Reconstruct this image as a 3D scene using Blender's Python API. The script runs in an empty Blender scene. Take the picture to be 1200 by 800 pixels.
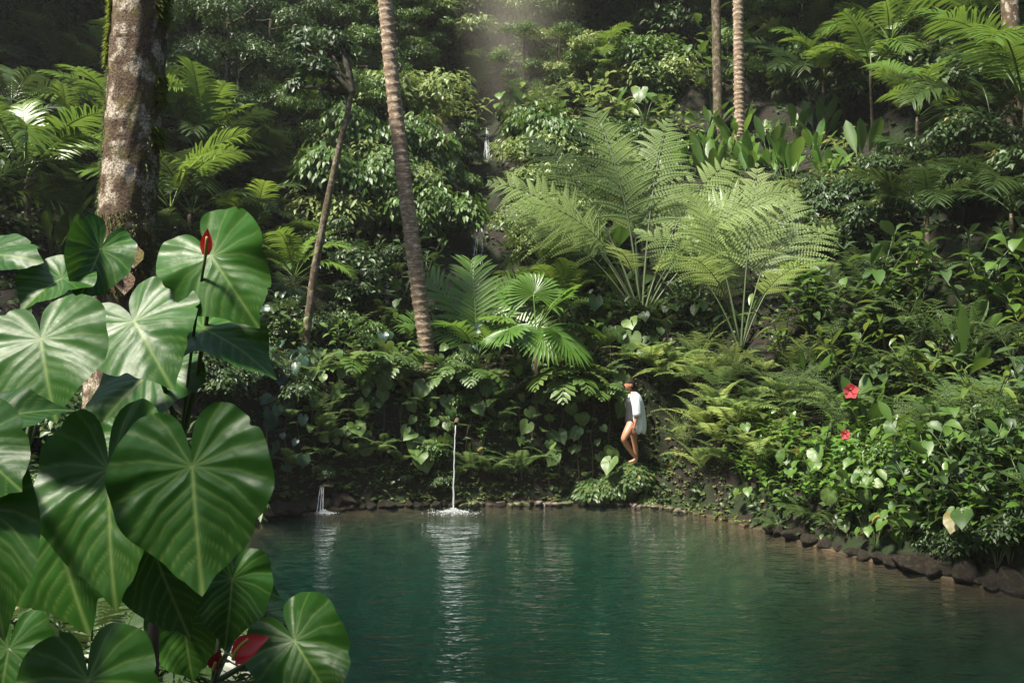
import bpy, math, random
import numpy as np
from mathutils import Vector, Matrix
random.seed(7); RNG = np.random.default_rng(7)
R = math.radians
SC = bpy.context.scene
COL = SC.collection

# ------------------------------------------------------------------ camera, sky, sun, exposure
F, CH, PY0 = 1167.0, 3.2, 400.0          # focal length in photo pixels, eye height over the water, horizon row
cam = bpy.data.cameras.new('camera'); cam.lens = 35.0; cam.sensor_width = 36.0
cam.clip_start = 0.05; cam.clip_end = 500
camo = bpy.data.objects.new('camera', cam); COL.objects.link(camo)
camo.location = (0, 0, CH); camo.rotation_euler = (R(90), 0, 0)
SC.camera = camo

SUN_EL, SUN_AZ = R(61), R(-122)           # azimuth measured from +Y (into the picture) towards +X
wd = bpy.data.worlds.new('World'); SC.world = wd; wd.use_nodes = True
nt = wd.node_tree; bg = nt.nodes['Background']
sky = nt.nodes.new('ShaderNodeTexSky'); sky.sky_type = 'NISHITA'; sky.sun_disc = False
sky.sun_elevation = SUN_EL; sky.sun_rotation = SUN_AZ
nt.links.new(sky.outputs[0], bg.inputs[0]); bg.inputs[1].default_value = 0.08
sl = bpy.data.lights.new('sun', 'SUN'); sl.energy = 5.0; sl.angle = R(7); sl.color = (1.0, 0.93, 0.8)
so = bpy.data.objects.new('sun', sl); COL.objects.link(so)
sdir = Vector((math.cos(SUN_EL)*math.sin(SUN_AZ), math.cos(SUN_EL)*math.cos(SUN_AZ), math.sin(SUN_EL)))
so.rotation_euler = sdir.to_track_quat('Z', 'Y').to_euler(); so.location = (0, 10, 40)
vs = SC.view_settings; vs.view_transform = 'Standard'; vs.look = 'None'; vs.exposure = 1.55; vs.gamma = 1.0
HAZE = 0.0006
SC.cycles.use_denoising = True
SC.cycles.volume_step_rate = 1.0; SC.cycles.volume_max_steps = 64; SC.cycles.volume_bounces = 0
SC.cycles.max_bounces = 8; SC.cycles.transparent_max_bounces = 12
SC.cycles.diffuse_bounces = 3; SC.cycles.glossy_bounces = 3; SC.cycles.transmission_bounces = 4
SC.cycles.sample_clamp_indirect = 4.0

# ------------------------------------------------------------------ materials
def mat_new(name):
    m = bpy.data.materials.new(name); m.use_nodes = True
    t = m.node_tree; p = t.nodes['Principled BSDF']
    return m, t, p
def N(t, typ, **kw):
    n = t.nodes.new(typ)
    for k, v in kw.items(): setattr(n, k, v)
    return n
def mixc(t, fac, a, b):
    n = t.nodes.new('ShaderNodeMix'); n.data_type = 'RGBA'
    for sock, v in ((n.inputs[0], fac), (n.inputs[6], a), (n.inputs[7], b)):
        if hasattr(v, 'links') or isinstance(v, bpy.types.NodeSocket): t.links.new(v, sock)
        elif isinstance(v, tuple): sock.default_value = v if len(v) == 4 else v + (1,)
        else: sock.default_value = v
    return n.outputs[2]
def mth(t, op, a, b=0.0):
    n = t.nodes.new('ShaderNodeMath'); n.operation = op
    for i, v in enumerate((a, b)):
        if isinstance(v, bpy.types.NodeSocket): t.links.new(v, n.inputs[i])
        else: n.inputs[i].default_value = v
    return n.outputs[0]
def noise(t, scale, detail=3, vec=None, rough=0.55):
    n = t.nodes.new('ShaderNodeTexNoise'); n.inputs['Scale'].default_value = scale
    n.inputs['Detail'].default_value = detail; n.inputs['Roughness'].default_value = rough
    if vec is not None: t.links.new(vec, n.inputs['Vector'])
    return n.outputs[0]
def ramp(t, fac, stops):
    n = t.nodes.new('ShaderNodeValToRGB'); e = n.color_ramp.elements
    while len(e) < len(stops): e.new(0.5)
    for k, (p, c) in enumerate(stops):
        e[k].position = p; e[k].color = c if len(c) == 4 else c + (1,)
    t.links.new(fac, n.inputs[0]); return n.outputs[0]
def bump(t, p, h, strength, dist=0.02):
    b = t.nodes.new('ShaderNodeBump'); b.inputs['Strength'].default_value = strength; b.inputs['Distance'].default_value = dist
    t.links.new(h, b.inputs['Height']); t.links.new(b.outputs[0], p.inputs['Normal']); return b

def leaf_mat(name, dark, light, trans=0.3, rough=0.38, vein=None, patch=None, fleck=None, spec=0.5):
    m, t, p = mat_new(name)
    at = N(t, 'ShaderNodeAttribute', attribute_name='tint'); oi = N(t, 'ShaderNodeObjectInfo')
    geo = N(t, 'ShaderNodeNewGeometry')
    nz = noise(t, 3.0, 4, geo.outputs['Position'])
    f = mth(t, 'ADD', mth(t, 'MULTIPLY', at.outputs['Fac'], 0.55), mth(t, 'MULTIPLY', oi.outputs['Random'], 0.35))
    f = mth(t, 'ADD', f, mth(t, 'MULTIPLY', mth(t, 'SUBTRACT', nz, 0.5), 0.7))
    c = mixc(t, f, dark, light)
    # a few old leaves go yellow-brown
    if fleck:
        nf = noise(t, 34.0 if vein else 9.0, 5, geo.outputs['Position'], 0.7)
        c = mixc(t, mth(t, 'MULTIPLY', mth(t, 'GREATER_THAN', nf, 0.715 if vein else 0.64), 0.75), c, fleck)
    old = mth(t, 'GREATER_THAN', at.outputs['Fac'], 0.965)
    c = mixc(t, mth(t, 'MULTIPLY', old, 0.7), c, (0.22, 0.16, 0.035))
    if vein:
        av = N(t, 'ShaderNodeAttribute', attribute_name='vein')
        c = mixc(t, av.outputs['Fac'], c, vein)
    t.links.new(c, p.inputs['Base Color'])
    nr = noise(t, 14.0, 3, geo.outputs['Position'])
    t.links.new(mth(t, 'ADD', mth(t, 'MULTIPLY', nr, 0.25), rough - 0.12), p.inputs['Roughness'])
    p.inputs['Specular IOR Level'].default_value = spec
    if vein:
        bump(t, p, noise(t, 60.0, 5, geo.outputs['Position'], 0.65), 0.25, 0.004)
    tr = N(t, 'ShaderNodeBsdfTranslucent')
    hs = N(t, 'ShaderNodeHueSaturation'); hs.inputs['Value'].default_value = 1.7; hs.inputs['Hue'].default_value = 0.48
    t.links.new(c, hs.inputs['Color']); t.links.new(hs.outputs[0], tr.inputs['Color'])
    mx = N(t, 'ShaderNodeMixShader'); mx.inputs[0].default_value = trans
    t.links.new(p.outputs[0], mx.inputs[1]); t.links.new(tr.outputs[0], mx.inputs[2])
    t.links.new(mx.outputs[0], t.nodes['Material Output'].inputs['Surface'])
    return m
M = {}
M['anth'] = leaf_mat('anthurium_leaf', (0.011, 0.054, 0.006), (0.038, 0.125, 0.012), 0.24, 0.42, vein=(0.15, 0.23, 0.06), spec=0.28, fleck=(0.13, 0.10, 0.025))
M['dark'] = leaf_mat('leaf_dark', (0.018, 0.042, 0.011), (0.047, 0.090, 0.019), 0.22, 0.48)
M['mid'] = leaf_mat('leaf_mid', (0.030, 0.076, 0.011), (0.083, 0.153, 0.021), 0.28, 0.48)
M['vine'] = leaf_mat('leaf_vine', (0.035, 0.083, 0.014), (0.106, 0.171, 0.032), 0.28, 0.48, vein=(0.12, 0.18, 0.06))
M['blue'] = leaf_mat('leaf_blue', (0.022, 0.055, 0.034), (0.055, 0.105, 0.06), 0.2, 0.36)
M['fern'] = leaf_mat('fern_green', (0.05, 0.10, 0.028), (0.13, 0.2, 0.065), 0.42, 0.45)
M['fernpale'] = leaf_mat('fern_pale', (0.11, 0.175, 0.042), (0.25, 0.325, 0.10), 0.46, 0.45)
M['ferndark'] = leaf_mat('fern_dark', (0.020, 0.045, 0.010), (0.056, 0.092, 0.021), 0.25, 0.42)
M['palm'] = leaf_mat('palm_green', (0.044, 0.100, 0.014), (0.125, 0.201, 0.028), 0.33, 0.36)
M['palmdark'] = leaf_mat('palm_dark', (0.018, 0.040, 0.010), (0.050, 0.085, 0.019), 0.25, 0.38)
M['bright'] = leaf_mat('leaf_bright', (0.05, 0.125, 0.017), (0.11, 0.205, 0.03), 0.36, 0.36)
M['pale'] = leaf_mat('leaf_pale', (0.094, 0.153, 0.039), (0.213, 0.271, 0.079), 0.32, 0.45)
M['varieg'] = leaf_mat('leaf_variegated', (0.050, 0.100, 0.014), (0.125, 0.177, 0.028), 0.3, 0.36, fleck=(0.25, 0.28, 0.08))
M['moss'] = leaf_mat('moss_tuft', (0.08, 0.12, 0.015), (0.2, 0.24, 0.035), 0.3, 0.75, spec=0.2)
M['mossdark'] = leaf_mat('moss_dark', (0.045, 0.07, 0.02), (0.11, 0.14, 0.045), 0.25, 0.75, spec=0.2)

def solid(name, c, rough=0.6, spec=0.5, trans=0.0, bmp=None):
    m, t, p = mat_new(name)
    g = N(t, 'ShaderNodeNewGeometry')
    n = noise(t, 25.0, 4, g.outputs['Position'])
    t.links.new(mixc(t, n, tuple(0.72*v for v in c), tuple(min(1, 1.25*v) for v in c)), p.inputs['Base Color'])
    p.inputs['Roughness'].default_value = rough; p.inputs['Specular IOR Level'].default_value = spec
    if bmp: bump(t, p, noise(t, bmp[0], 5, g.outputs['Position']), bmp[1], bmp[2])
    if trans:
        tr = N(t, 'ShaderNodeBsdfTranslucent'); tr.inputs[0].default_value = c + (1,)
        mx = N(t, 'ShaderNodeMixShader'); mx.inputs[0].default_value = trans
        t.links.new(p.outputs[0], mx.inputs[1]); t.links.new(tr.outputs[0], mx.inputs[2])
        t.links.new(mx.outputs[0], t.nodes['Material Output'].inputs['Surface'])
    return m
M['stem'] = solid('green_stem', (0.05, 0.075, 0.025), 0.5)
M['stembrown'] = solid('brown_stem', (0.08, 0.055, 0.03), 0.7)
M['red'] = solid('red_spathe', (0.55, 0.02, 0.03), 0.28, 0.5, 0.25)
M['darkred'] = solid('dark_red_spathe', (0.25, 0.012, 0.02), 0.35, 0.5, 0.15)
M['pink'] = solid('pink_petal', (0.78, 0.11, 0.13), 0.5, 0.3, 0.35)
M['spadix'] = solid('spadix', (0.4, 0.25, 0.06), 0.5)
M['skin'] = solid('skin', (0.36, 0.165, 0.09), 0.45)
M['shirt'] = solid('white_shirt', (0.68, 0.73, 0.74), 0.85, 0.2, 0.2, bmp=(30, 0.3, 0.02))
M['black'] = solid('black_swimsuit', (0.012, 0.012, 0.013), 0.6)
M['hair'] = solid('dark_hair', (0.014, 0.008, 0.005), 0.75, 0.2)
M['lip'] = solid('lips', (0.3, 0.07, 0.05), 0.4)

def bark_mat(name, base, pale, dark, mossc, sc, mossamt=0.6, ring=False):
    m, t, p = mat_new(name)
    tc = N(t, 'ShaderNodeTexCoord'); o = tc.outputs['Object']
    mp = N(t, 'ShaderNodeMapping'); mp.inputs['Scale'].default_value = (1, 1, 0.85) if not ring else (1, 1, 3)
    t.links.new(o, mp.inputs[0]); v = mp.outputs[0]
    n1 = noise(t, 7*sc, 6, v, 0.65); n2 = noise(t, 3.2*sc, 5, v, 0.6); n3 = noise(t, 2.1*sc, 6, o, 0.7); n4 = noise(t, 28*sc, 6, v, 0.7)
    c = mixc(t, n1, dark, base)
    c = mixc(t, ramp(t, n2, [(0.5, (0, 0, 0)), (0.6, (1, 1, 1))]), c, pale)
    c = mixc(t, mth(t, 'MULTIPLY', ramp(t, n4, [(0.42, (1, 1, 1)), (0.55, (0, 0, 0))]), 0.75), c, dark)
    c = mixc(t, mth(t, 'MULTIPLY', ramp(t, n3, [(0.52, (0, 0, 0)), (0.62, (1, 1, 1))]), mossamt), c, mossc)
    t.links.new(c, p.inputs['Base Color']); p.inputs['Roughness'].default_value = 0.85
    p.inputs['Specular IOR Level'].default_value = 0.25
    bump(t, p, mth(t, 'ADD', n4, n1), 0.8, 0.05/sc if sc > 1 else 0.04)
    return m
M['bark'] = bark_mat('mossy_bark', (0.22, 0.145, 0.09), (0.56, 0.48, 0.38), (0.035, 0.022, 0.015), (0.13, 0.13, 0.03), 2.2, 0.55)
M['palmbark'] = bark_mat('ringed_palm_bark', (0.42, 0.31, 0.21), (0.58, 0.47, 0.35), (0.09, 0.055, 0.035), (0.16, 0.14, 0.06), 2.0, 0.25, True)
M['darkbark'] = bark_mat('dark_bark', (0.05, 0.038, 0.025), (0.09, 0.075, 0.055), (0.02, 0.015, 0.01), (0.05, 0.06, 0.02), 3.0, 0.6)  # plain dark bark for jungle tree trunks and crown limbs
M['thinbark'] = bark_mat('thin_bark', (0.14, 0.105, 0.065), (0.28, 0.24, 0.17), (0.05, 0.035, 0.022), (0.14, 0.15, 0.04), 3.0, 0.5)

def rock_mat():
    m, t, p = mat_new('wet_stone')
    tc = N(t, 'ShaderNodeTexCoord'); oi = N(t, 'ShaderNodeObjectInfo'); g = N(t, 'ShaderNodeNewGeometry')
    n1 = noise(t, 5, 6, g.outputs['Position'], 0.65); n2 = noise(t, 2.2, 5, g.outputs['Position'], 0.6)
    c = mixc(t, n1, (0.016, 0.012, 0.009), (0.085, 0.062, 0.045))
    c = mixc(t, mth(t, 'MULTIPLY', oi.outputs['Random'], 0.35), c, (0.14, 0.1, 0.07))
    sx = N(t, 'ShaderNodeSeparateXYZ'); t.links.new(g.outputs['Normal'], sx.inputs[0])
    mo = mth(t, 'MULTIPLY', ramp(t, n2, [(0.45, (0, 0, 0)), (0.6, (1, 1, 1))]), 0.8)
    c = mixc(t, mo, c, (0.06, 0.08, 0.025))
    t.links.new(c, p.inputs['Base Color']); p.inputs['Roughness'].default_value = 0.45
    bump(t, p, noise(t, 14, 8, g.outputs['Position'], 0.7), 0.6, 0.04)
    return m
M['rock'] = rock_mat()
M['rockshaded'] = bark_mat('shade_darkened_boulder', (0.028, 0.021, 0.015), (0.055, 0.042, 0.031), (0.012, 0.009, 0.007), (0.03, 0.04, 0.012), 1.6, 0.7)  # stone colour darkened to stand in for shade under the overhanging plants
M['rockshaded'].node_tree.nodes['Principled BSDF'].inputs['Roughness'].default_value = 0.5

def terrain_mat():
    m, t, p = mat_new('forest_floor')
    g = N(t, 'ShaderNodeNewGeometry'); pos = g.outputs['Position']
    n1 = noise(t, 1.4, 8, pos, 0.65); n2 = noise(t, 6.0, 8, pos, 0.7); n3 = noise(t, 0.5, 4, pos)
    c = mixc(t, n2, (0.006, 0.005, 0.004), (0.026, 0.019, 0.012))
    c = mixc(t, ramp(t, n1, [(0.45, (0, 0, 0)), (0.6, (1, 1, 1))]), c, (0.014, 0.026, 0.007))
    sx = N(t, 'ShaderNodeSeparateXYZ'); t.links.new(pos, sx.inputs[0])
    # bed of the pool: brown pebbly shelf, then pale greenish silt where the water is deep
    bed = mixc(t, n2, (0.10, 0.062, 0.032), (0.3, 0.19, 0.105))
    vor = N(t, 'ShaderNodeTexVoronoi'); vor.inputs['Scale'].default_value = 3.2; t.links.new(pos, vor.inputs['Vector'])
    bed = mixc(t, mth(t, 'MULTIPLY', vor.outputs['Distance'], 0.9), bed, (0.06, 0.045, 0.03))
    silt = mixc(t, n1, (0.02, 0.03, 0.02), (0.11, 0.135, 0.095))
    dp = N(t, 'ShaderNodeMapRange'); dp.inputs[1].default_value = -0.5; dp.inputs[2].default_value = -1.3
    t.links.new(sx.outputs[2], dp.inputs[0])
    bed = mixc(t, dp.outputs[0], bed, silt)
    sh = N(t, 'ShaderNodeMapRange'); sh.inputs[1].default_value = 0.05; sh.inputs[2].default_value = -0.04
    t.links.new(sx.outputs[2], sh.inputs[0])
    c = mixc(t, sh.outputs[0], c, bed)
    t.links.new(c, p.inputs['Base Color']); p.inputs['Roughness'].default_value = 0.8
    p.inputs['Specular IOR Level'].default_value = 0.25
    bump(t, p, mth(t, 'ADD', n2, n1), 0.9, 0.12)
    return m
M['terrain'] = terrain_mat()

def water_mat():
    m, t, p = mat_new('pool_water')
    t.nodes.remove(p); out = t.nodes['Material Output']
    g = N(t, 'ShaderNodeNewGeometry')
    mp = N(t, 'ShaderNodeMapping'); mp.inputs['Scale'].default_value = (1.0, 1.7, 1.0); t.links.new(g.outputs['Position'], mp.inputs[0])
    h = mth(t, 'ADD', noise(t, 2.4, 3, mp.outputs[0], 0.5), mth(t, 'MULTIPLY', noise(t, 8.0, 3, mp.outputs[0], 0.5), 0.35))
    b = N(t, 'ShaderNodeBump'); b.inputs['Strength'].default_value = 0.6; b.inputs['Distance'].default_value = 0.11
    t.links.new(h, b.inputs['Height'])
    gl = N(t, 'ShaderNodeBsdfGlossy'); gl.inputs['Roughness'].default_value = 0.03; gl.inputs['Color'].default_value = (1, 1, 1, 1)
    t.links.new(b.outputs[0], gl.inputs['Normal'])
    tr = N(t, 'ShaderNodeBsdfTransparent')
    df = N(t, 'ShaderNodeBsdfDiffuse'); df.inputs['Color'].default_value = (0.0, 0.005, 0.005, 1)
    m0 = N(t, 'ShaderNodeMixShader'); m0.inputs[0].default_value = 0.4
    t.links.new(tr.outputs[0], m0.inputs[1]); t.links.new(df.outputs[0], m0.inputs[2])
    fr = N(t, 'ShaderNodeFresnel'); fr.inputs[0].default_value = 1.33; t.links.new(b.outputs[0], fr.inputs['Normal'])
    mx = N(t, 'ShaderNodeMixShader'); t.links.new(fr.outputs[0], mx.inputs[0])
    t.links.new(m0.outputs[0], mx.inputs[1]); t.links.new(gl.outputs[0], mx.inputs[2]); t.links.new(mx.outputs[0], out.inputs['Surface'])
    va = N(t, 'ShaderNodeVolumeAbsorption'); va.inputs['Density'].default_value = 0.55
    va.inputs['Color'].default_value = (0.0, 0.80, 0.775, 1); t.links.new(va.outputs[0], out.inputs['Volume'])
    return m
M['water'] = water_mat()
def fall_mat(name, alpha, sc, sharp):
    m, t, p = mat_new(name)
    tc = N(t, 'ShaderNodeTexCoord'); mp = N(t, 'ShaderNodeMapping'); mp.inputs['Scale'].default_value = sc
    t.links.new(tc.outputs['Object'], mp.inputs[0])
    n = noise(t, 6.0, 5, mp.outputs[0], 0.65)
    p.inputs['Base Color'].default_value = (0.62, 0.66, 0.66, 1); p.inputs['Roughness'].default_value = 0.25
    a = ramp(t, n, [(0.5 - sharp, (alpha*0.1,)*3), (0.5 + sharp, (alpha,)*3)])
    t.links.new(a, p.inputs['Alpha']); return m
M['jet'] = fall_mat('falling_water', 0.7, (3, 3, 0.6), 0.3)
M['fall'] = fall_mat('waterfall_veil', 0.6, (4, 4, 0.35), 0.18)
M['foam'] = fall_mat('splash_foam', 0.9, (1, 1, 1), 0.1)

# ------------------------------------------------------------------ mesh helpers
def vnoise(x, y, seed=0):
    xi = np.floor(x).astype(np.int64); yi = np.floor(y).astype(np.int64)
    fx = x - xi; fy = y - yi; fx = fx*fx*(3-2*fx); fy = fy*fy*(3-2*fy)
    def h(a, b):
        n = (a*374761393 + b*668265263 + seed*1442695041) & 0x7fffffff
        n = ((n ^ (n >> 13))*1274126177) & 0x7fffffff
        return ((n ^ (n >> 16)) & 0xffff)/65535.0
    return (h(xi, yi)*(1-fx) + h(xi+1, yi)*fx)*(1-fy) + (h(xi, yi+1)*(1-fx) + h(xi+1, yi+1)*fx)*fy
def fbm(x, y, seed=0, o=4):
    s = 0; a = 0.5
    for k in range(o):
        s = s + a*vnoise(x*2**k, y*2**k, seed+k*17); a *= 0.5
    return s
def sm(a, b, x):
    t = np.clip((x-a)/(b-a), 0, 1); return t*t*(3-2*t)

class MB:
    def __init__(s): s.v = []; s.f3 = []; s.f4 = []; s.n = 0; s.t = []; s.e = []
    def add(s, v, f3=None, f4=None, tint=None, vein=None):
        v = np.asarray(v, float).reshape(-1, 3)
        if f3 is not None and len(f3): s.f3.append(np.asarray(f3, int).reshape(-1, 3) + s.n)
        if f4 is not None and len(f4): s.f4.append(np.asarray(f4, int).reshape(-1, 4) + s.n)
        s.v.append(v); s.n += len(v)
        s.t.append(np.full(len(v), 0.5) if tint is None else np.broadcast_to(np.asarray(tint, float), (len(v),)))
        s.e.append(np.zeros(len(v)) if vein is None else np.asarray(vein, float))
        return s
    def mesh(s, name, mat, smooth=True):
        me = bpy.data.meshes.new(name)
        v = np.concatenate(s.v); f3 = np.concatenate(s.f3) if s.f3 else np.zeros((0, 3), int)
        f4 = np.concatenate(s.f4) if s.f4 else np.zeros((0, 4), int)
        me.vertices.add(len(v)); me.vertices.foreach_set('co', v.astype(np.float32).ravel())
        nl = f3.size + f4.size; me.loops.add(nl)
        me.loops.foreach_set('vertex_index', np.concatenate([f3.ravel(), f4.ravel()]).astype(np.int32))
        np_ = len(f3) + len(f4); me.polygons.add(np_)
        tot = np.concatenate([np.full(len(f3), 3), np.full(len(f4), 4)]).astype(np.int32)
        st = np.concatenate([[0], np.cumsum(tot)[:-1]]).astype(np.int32) if np_ else tot
        me.polygons.foreach_set('loop_start', st); me.polygons.foreach_set('loop_total', tot)
        me.polygons.foreach_set('use_smooth', np.full(np_, smooth))
        me.update(calc_edges=True); me.validate()
        a = me.attributes.new('tint', 'FLOAT', 'POINT'); a.data.foreach_set('value', np.concatenate(s.t).astype(np.float32))
        e = np.concatenate(s.e)
        if e.any():
            a = me.attributes.new('vein', 'FLOAT', 'POINT'); a.data.foreach_set('value', e.astype(np.float32))
        me.materials.append(M[mat]); return me

def unit(v): v = np.asarray(v, float); return v/np.maximum(np.linalg.norm(v, axis=-1, keepdims=True), 1e-9)
LANCE = np.array([0.12, 0.75, 1.0, 0.8, 0.0]); STRAP = np.array([0.5, 1.0, 0.95, 0.7, 0.0]); PADDLE = np.array([0.06, 0.55, 1.0, 0.85, 0.0])
RHOMB = np.array([0.15, 1.0, 0.0])
def blades(mb, P, D, Nn, L, W, droop=0.2, prof=LANCE, fold=0.15, tint=None, flat=False):
    """n leaf blades at P growing along D with upper face Nn; every blade len(prof) stations, folded on the midrib"""
    P = np.asarray(P, float).reshape(-1, 3); n = len(P)
    D = unit(np.broadcast_to(D, (n, 3))); Nn = np.broadcast_to(Nn, (n, 3))
    S = unit(np.cross(D, Nn)); Nn = np.cross(S, D)
    L = np.broadcast_to(np.asarray(L, float), (n,)); W = np.broadcast_to(np.asarray(W, float), (n,)); droop = np.broadcast_to(np.asarray(droop, float), (n,))
    k = len(prof); t = np.linspace(0, 1, k)
    c = P[:, None] + D[:, None]*(L[:, None, None]*t[None, :, None])
    c = c - (np.array([0, 0, 1.0])[None, None]*(L*droop)[:, None, None]*(t**2)[None, :, None])
    hw = 0.5*W[:, None, None]*np.asarray(prof)[None, :, None]
    tt = RNG.random(n) if tint is None else np.broadcast_to(tint, (n,))
    if flat:
        V = np.stack([c - S[:, None]*hw, c + S[:, None]*hw], 2)[:, :, :, :].reshape(n, k*2, 3)
        q = [(2*j, 2*j+1, 2*j+3, 2*j+2) for j in range(k-2)]; tr = [(2*(k-2), 2*(k-2)+1, 2*(k-1))]
        m = k*2
    else:
        lift = Nn[:, None]*hw*fold*2
        V = np.stack([c - S[:, None]*hw + lift, c, c + S[:, None]*hw + lift], 2).reshape(n, k*3, 3)
        q = []; tr = []
        for j in range(k-2):
            q += [(3*j, 3*j+1, 3*j+4, 3*j+3), (3*j+1, 3*j+2, 3*j+5, 3*j+4)]
        j = k-2; tr = [(3*j, 3*j+1, 3*j+4), (3*j+1, 3*j+2, 3*j+4)]
        m = k*3
    off = (np.arange(n)*m)[:, None, None]
    f4 = (np.array(q, int).reshape(-1, 4)[None] + off).reshape(-1, 4) if q else None
    f3 = (np.array(tr, int)[None] + off).reshape(-1, 3)
    mb.add(V.reshape(-1, 3), f3, f4, np.repeat(tt, m))
def tube(mb, pts, rad, ns=6, tint=0.5, cap=True):
    pts = np.asarray(pts, float); k = len(pts); rad = np.broadcast_to(np.asarray(rad, float), (k,))
    T = unit(np.gradient(pts, axis=0)); up = np.array([0.0, 1.0, 0.0]) if abs(T[0, 1]) < 0.9 else np.array([1.0, 0, 0])
    A = unit(np.cross(T, up)); B = np.cross(T, A)
    a = np.linspace(0, 2*np.pi, ns, endpoint=False)
    V = pts[:, None] + rad[:, None, None]*(A[:, None]*np.cos(a)[None, :, None] + B[:, None]*np.sin(a)[None, :, None])
    q = [(i*ns+j, i*ns+(j+1) % ns, (i+1)*ns+(j+1) % ns, (i+1)*ns+j) for i in range(k-1) for j in range(ns)]
    V = V.reshape(-1, 3); f3 = None
    if cap:
        V = np.vstack([V, pts[-1:]+T[-1:]*rad[-1]*0.5]); f3 = [((k-1)*ns+j, (k-1)*ns+(j+1) % ns, k*ns) for j in range(ns)]
    mb.add(V, f3, q, tint)
def bez(p0, p1, p2, n=8):
    t = np.linspace(0, 1, n)[:, None]; p0, p1, p2 = (np.asarray(p, float) for p in (p0, p1, p2))
    return (1-t)**2*p0 + 2*t*(1-t)*p1 + t*t*p2
def new_obj(name, me, parent=None):
    o = bpy.data.objects.new(name, me); COL.objects.link(o)
    if parent is not None: o.parent = parent
    return o
def tag(o, label=None, cat=None, group=None, kind=None):
    if label: o['label'] = label
    if cat: o['category'] = cat
    if group: o['group'] = group
    if kind: o['kind'] = kind
    return o
def root(name, loc, label, cat, group=None, rz=0.0, sc=1.0):
    o = bpy.data.objects.new(name, None); o.empty_display_size = 0.1; COL.objects.link(o)
    o.location = loc; o.rotation_euler = (0, 0, rz); o.scale = (sc, sc, sc)
    return tag(o, label, cat, group)
def plant(name, bp, loc, label, cat, group=None, rz=None, sc=1.0):
    """bp: list of (part name, mesh, kind or None); one Empty at the base with one child per part"""
    r = root(name, loc, label, cat, group, random.uniform(0, 6.28) if rz is None else rz, sc)
    for nm, me, kd in bp:
        o = new_obj(nm, me, r)
        if kd: o['kind'] = kd
    return r

# ------------------------------------------------------------------ terrain
OUT = np.array([(-1.8, 6.0), (-2.3, 8), (-2.5, 9.8), (-3.4, 12), (-4.4, 14.5), (-4.8, 16.4), (-4.5, 17.6), (-3.7, 18.6), (-2.2, 19.3), (0, 19.5), (2, 19.6),
                (3.0, 19.1), (3.7, 17.9), (4.3, 16.6), (5.0, 14.8), (5.9, 13.4), (6.8, 12.2), (7.6, 10.5), (7.9, 8), (6.3, 5.5), (3, 4.4), (0, 4.3)])
def chaikin(p, n):
    for _ in range(n):
        q = np.roll(p, -1, 0); p = np.stack([0.75*p+0.25*q, 0.25*p+0.75*q], 1).reshape(-1, 2)
    return p
OUTS = chaikin(OUT, 2)
def sdist(x, y):
    x = np.asarray(x, float).ravel(); y = np.asarray(y, float).ravel()
    a = OUTS; b = np.roll(OUTS, -1, 0); best = np.full(x.shape, 1e9); ins = np.zeros(x.shape, bool)
    for (ax, ay), (bx, by) in zip(a, b):
        ex, ey = bx-ax, by-ay; t = np.clip(((x-ax)*ex + (y-ay)*ey)/(ex*ex+ey*ey), 0, 1)
        best = np.minimum(best, (x-ax-t*ex)**2 + (y-ay-t*ey)**2)
        c = ((ay > y) != (by > y)) & (x < (bx-ax)*(y-ay)/((by-ay) if by != ay else 1e-9) + ax); ins ^= c
    d = np.sqrt(best); return np.where(ins, -d, d)
def H(x, y):
    sh = np.shape(x); x = np.asarray(x, float).ravel(); y = np.asarray(y, float).ravel()
    d = sdist(x, y) + 0.25*(fbm(x*0.9, y*0.9, 3)-0.47)
    back = sm(13.5, 18.5, y); right = sm(3.2, 4.6, x)*(1-sm(17.5, 20.5, y)); near = 1-sm(4.5, 7.5, y)
    w = 1.5 + 1.0*back; w = w*(1-right) + 1.15*right
    bw = 1.1 - 0.1*right - 0.5*near
    bank = w*sm(0.0, 1, d/bw)
    slope = 0.5 + 0.17*back
    hill = slope*np.maximum(0, d-1.3)
    hill = hill*(1-near) + near*0.55*np.maximum(0, d-7.5)
    hill = np.where(hill > 26, 26 + 0.2*(hill-26), hill)
    z = bank + hill
    # steps in the hillside: ledges with steep dark faces between them
    st = 2.1; q = z/st + 2.2*(fbm(x*0.2, y*0.2, 9)-0.47); fr = q-np.floor(q)
    z = z + sm(1.5, 4, d)*back*st*0.8*(sm(0.25, 0.75, fr)-fr)
    # the gully the stream falls through
    gx = -0.85 - 0.02*(y-25); z = z - 1.5*np.exp(-((x-gx)/1.1)**2)*sm(21.5, 25, y)
    z = z + sm(0.2, 1.5, d)*(0.6*(fbm(x*0.8, y*0.8, 5)-0.47) + 0.18*(fbm(x*3, y*3, 6)-0.47))
    # hollow with a ledge on the far bank
    m = np.exp(-((x-2.85)/0.75)**4 - ((y-20.1)/0.75)**4); z = z*(1-m) + m*np.minimum(z, 0.55)
    zi = -(0.06 + 0.5*sm(0, 0.9, -d) + 2.3*sm(0.7, 3.6, -d)) + 0.12*(fbm(x*1.5, y*1.5, 8)-0.47)
    return np.where(d > 0, z, zi).reshape(sh)
HX0, HY0, HS = -34.0, 1.0, 0.125
_gx = np.arange(HX0, 34.01, HS); _gy = np.arange(HY0, 72.01, HS); _A, _B = np.meshgrid(_gx, _gy); HGRID = H(_A, _B); DGRID = sdist(_A, _B).reshape(_A.shape)
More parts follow.
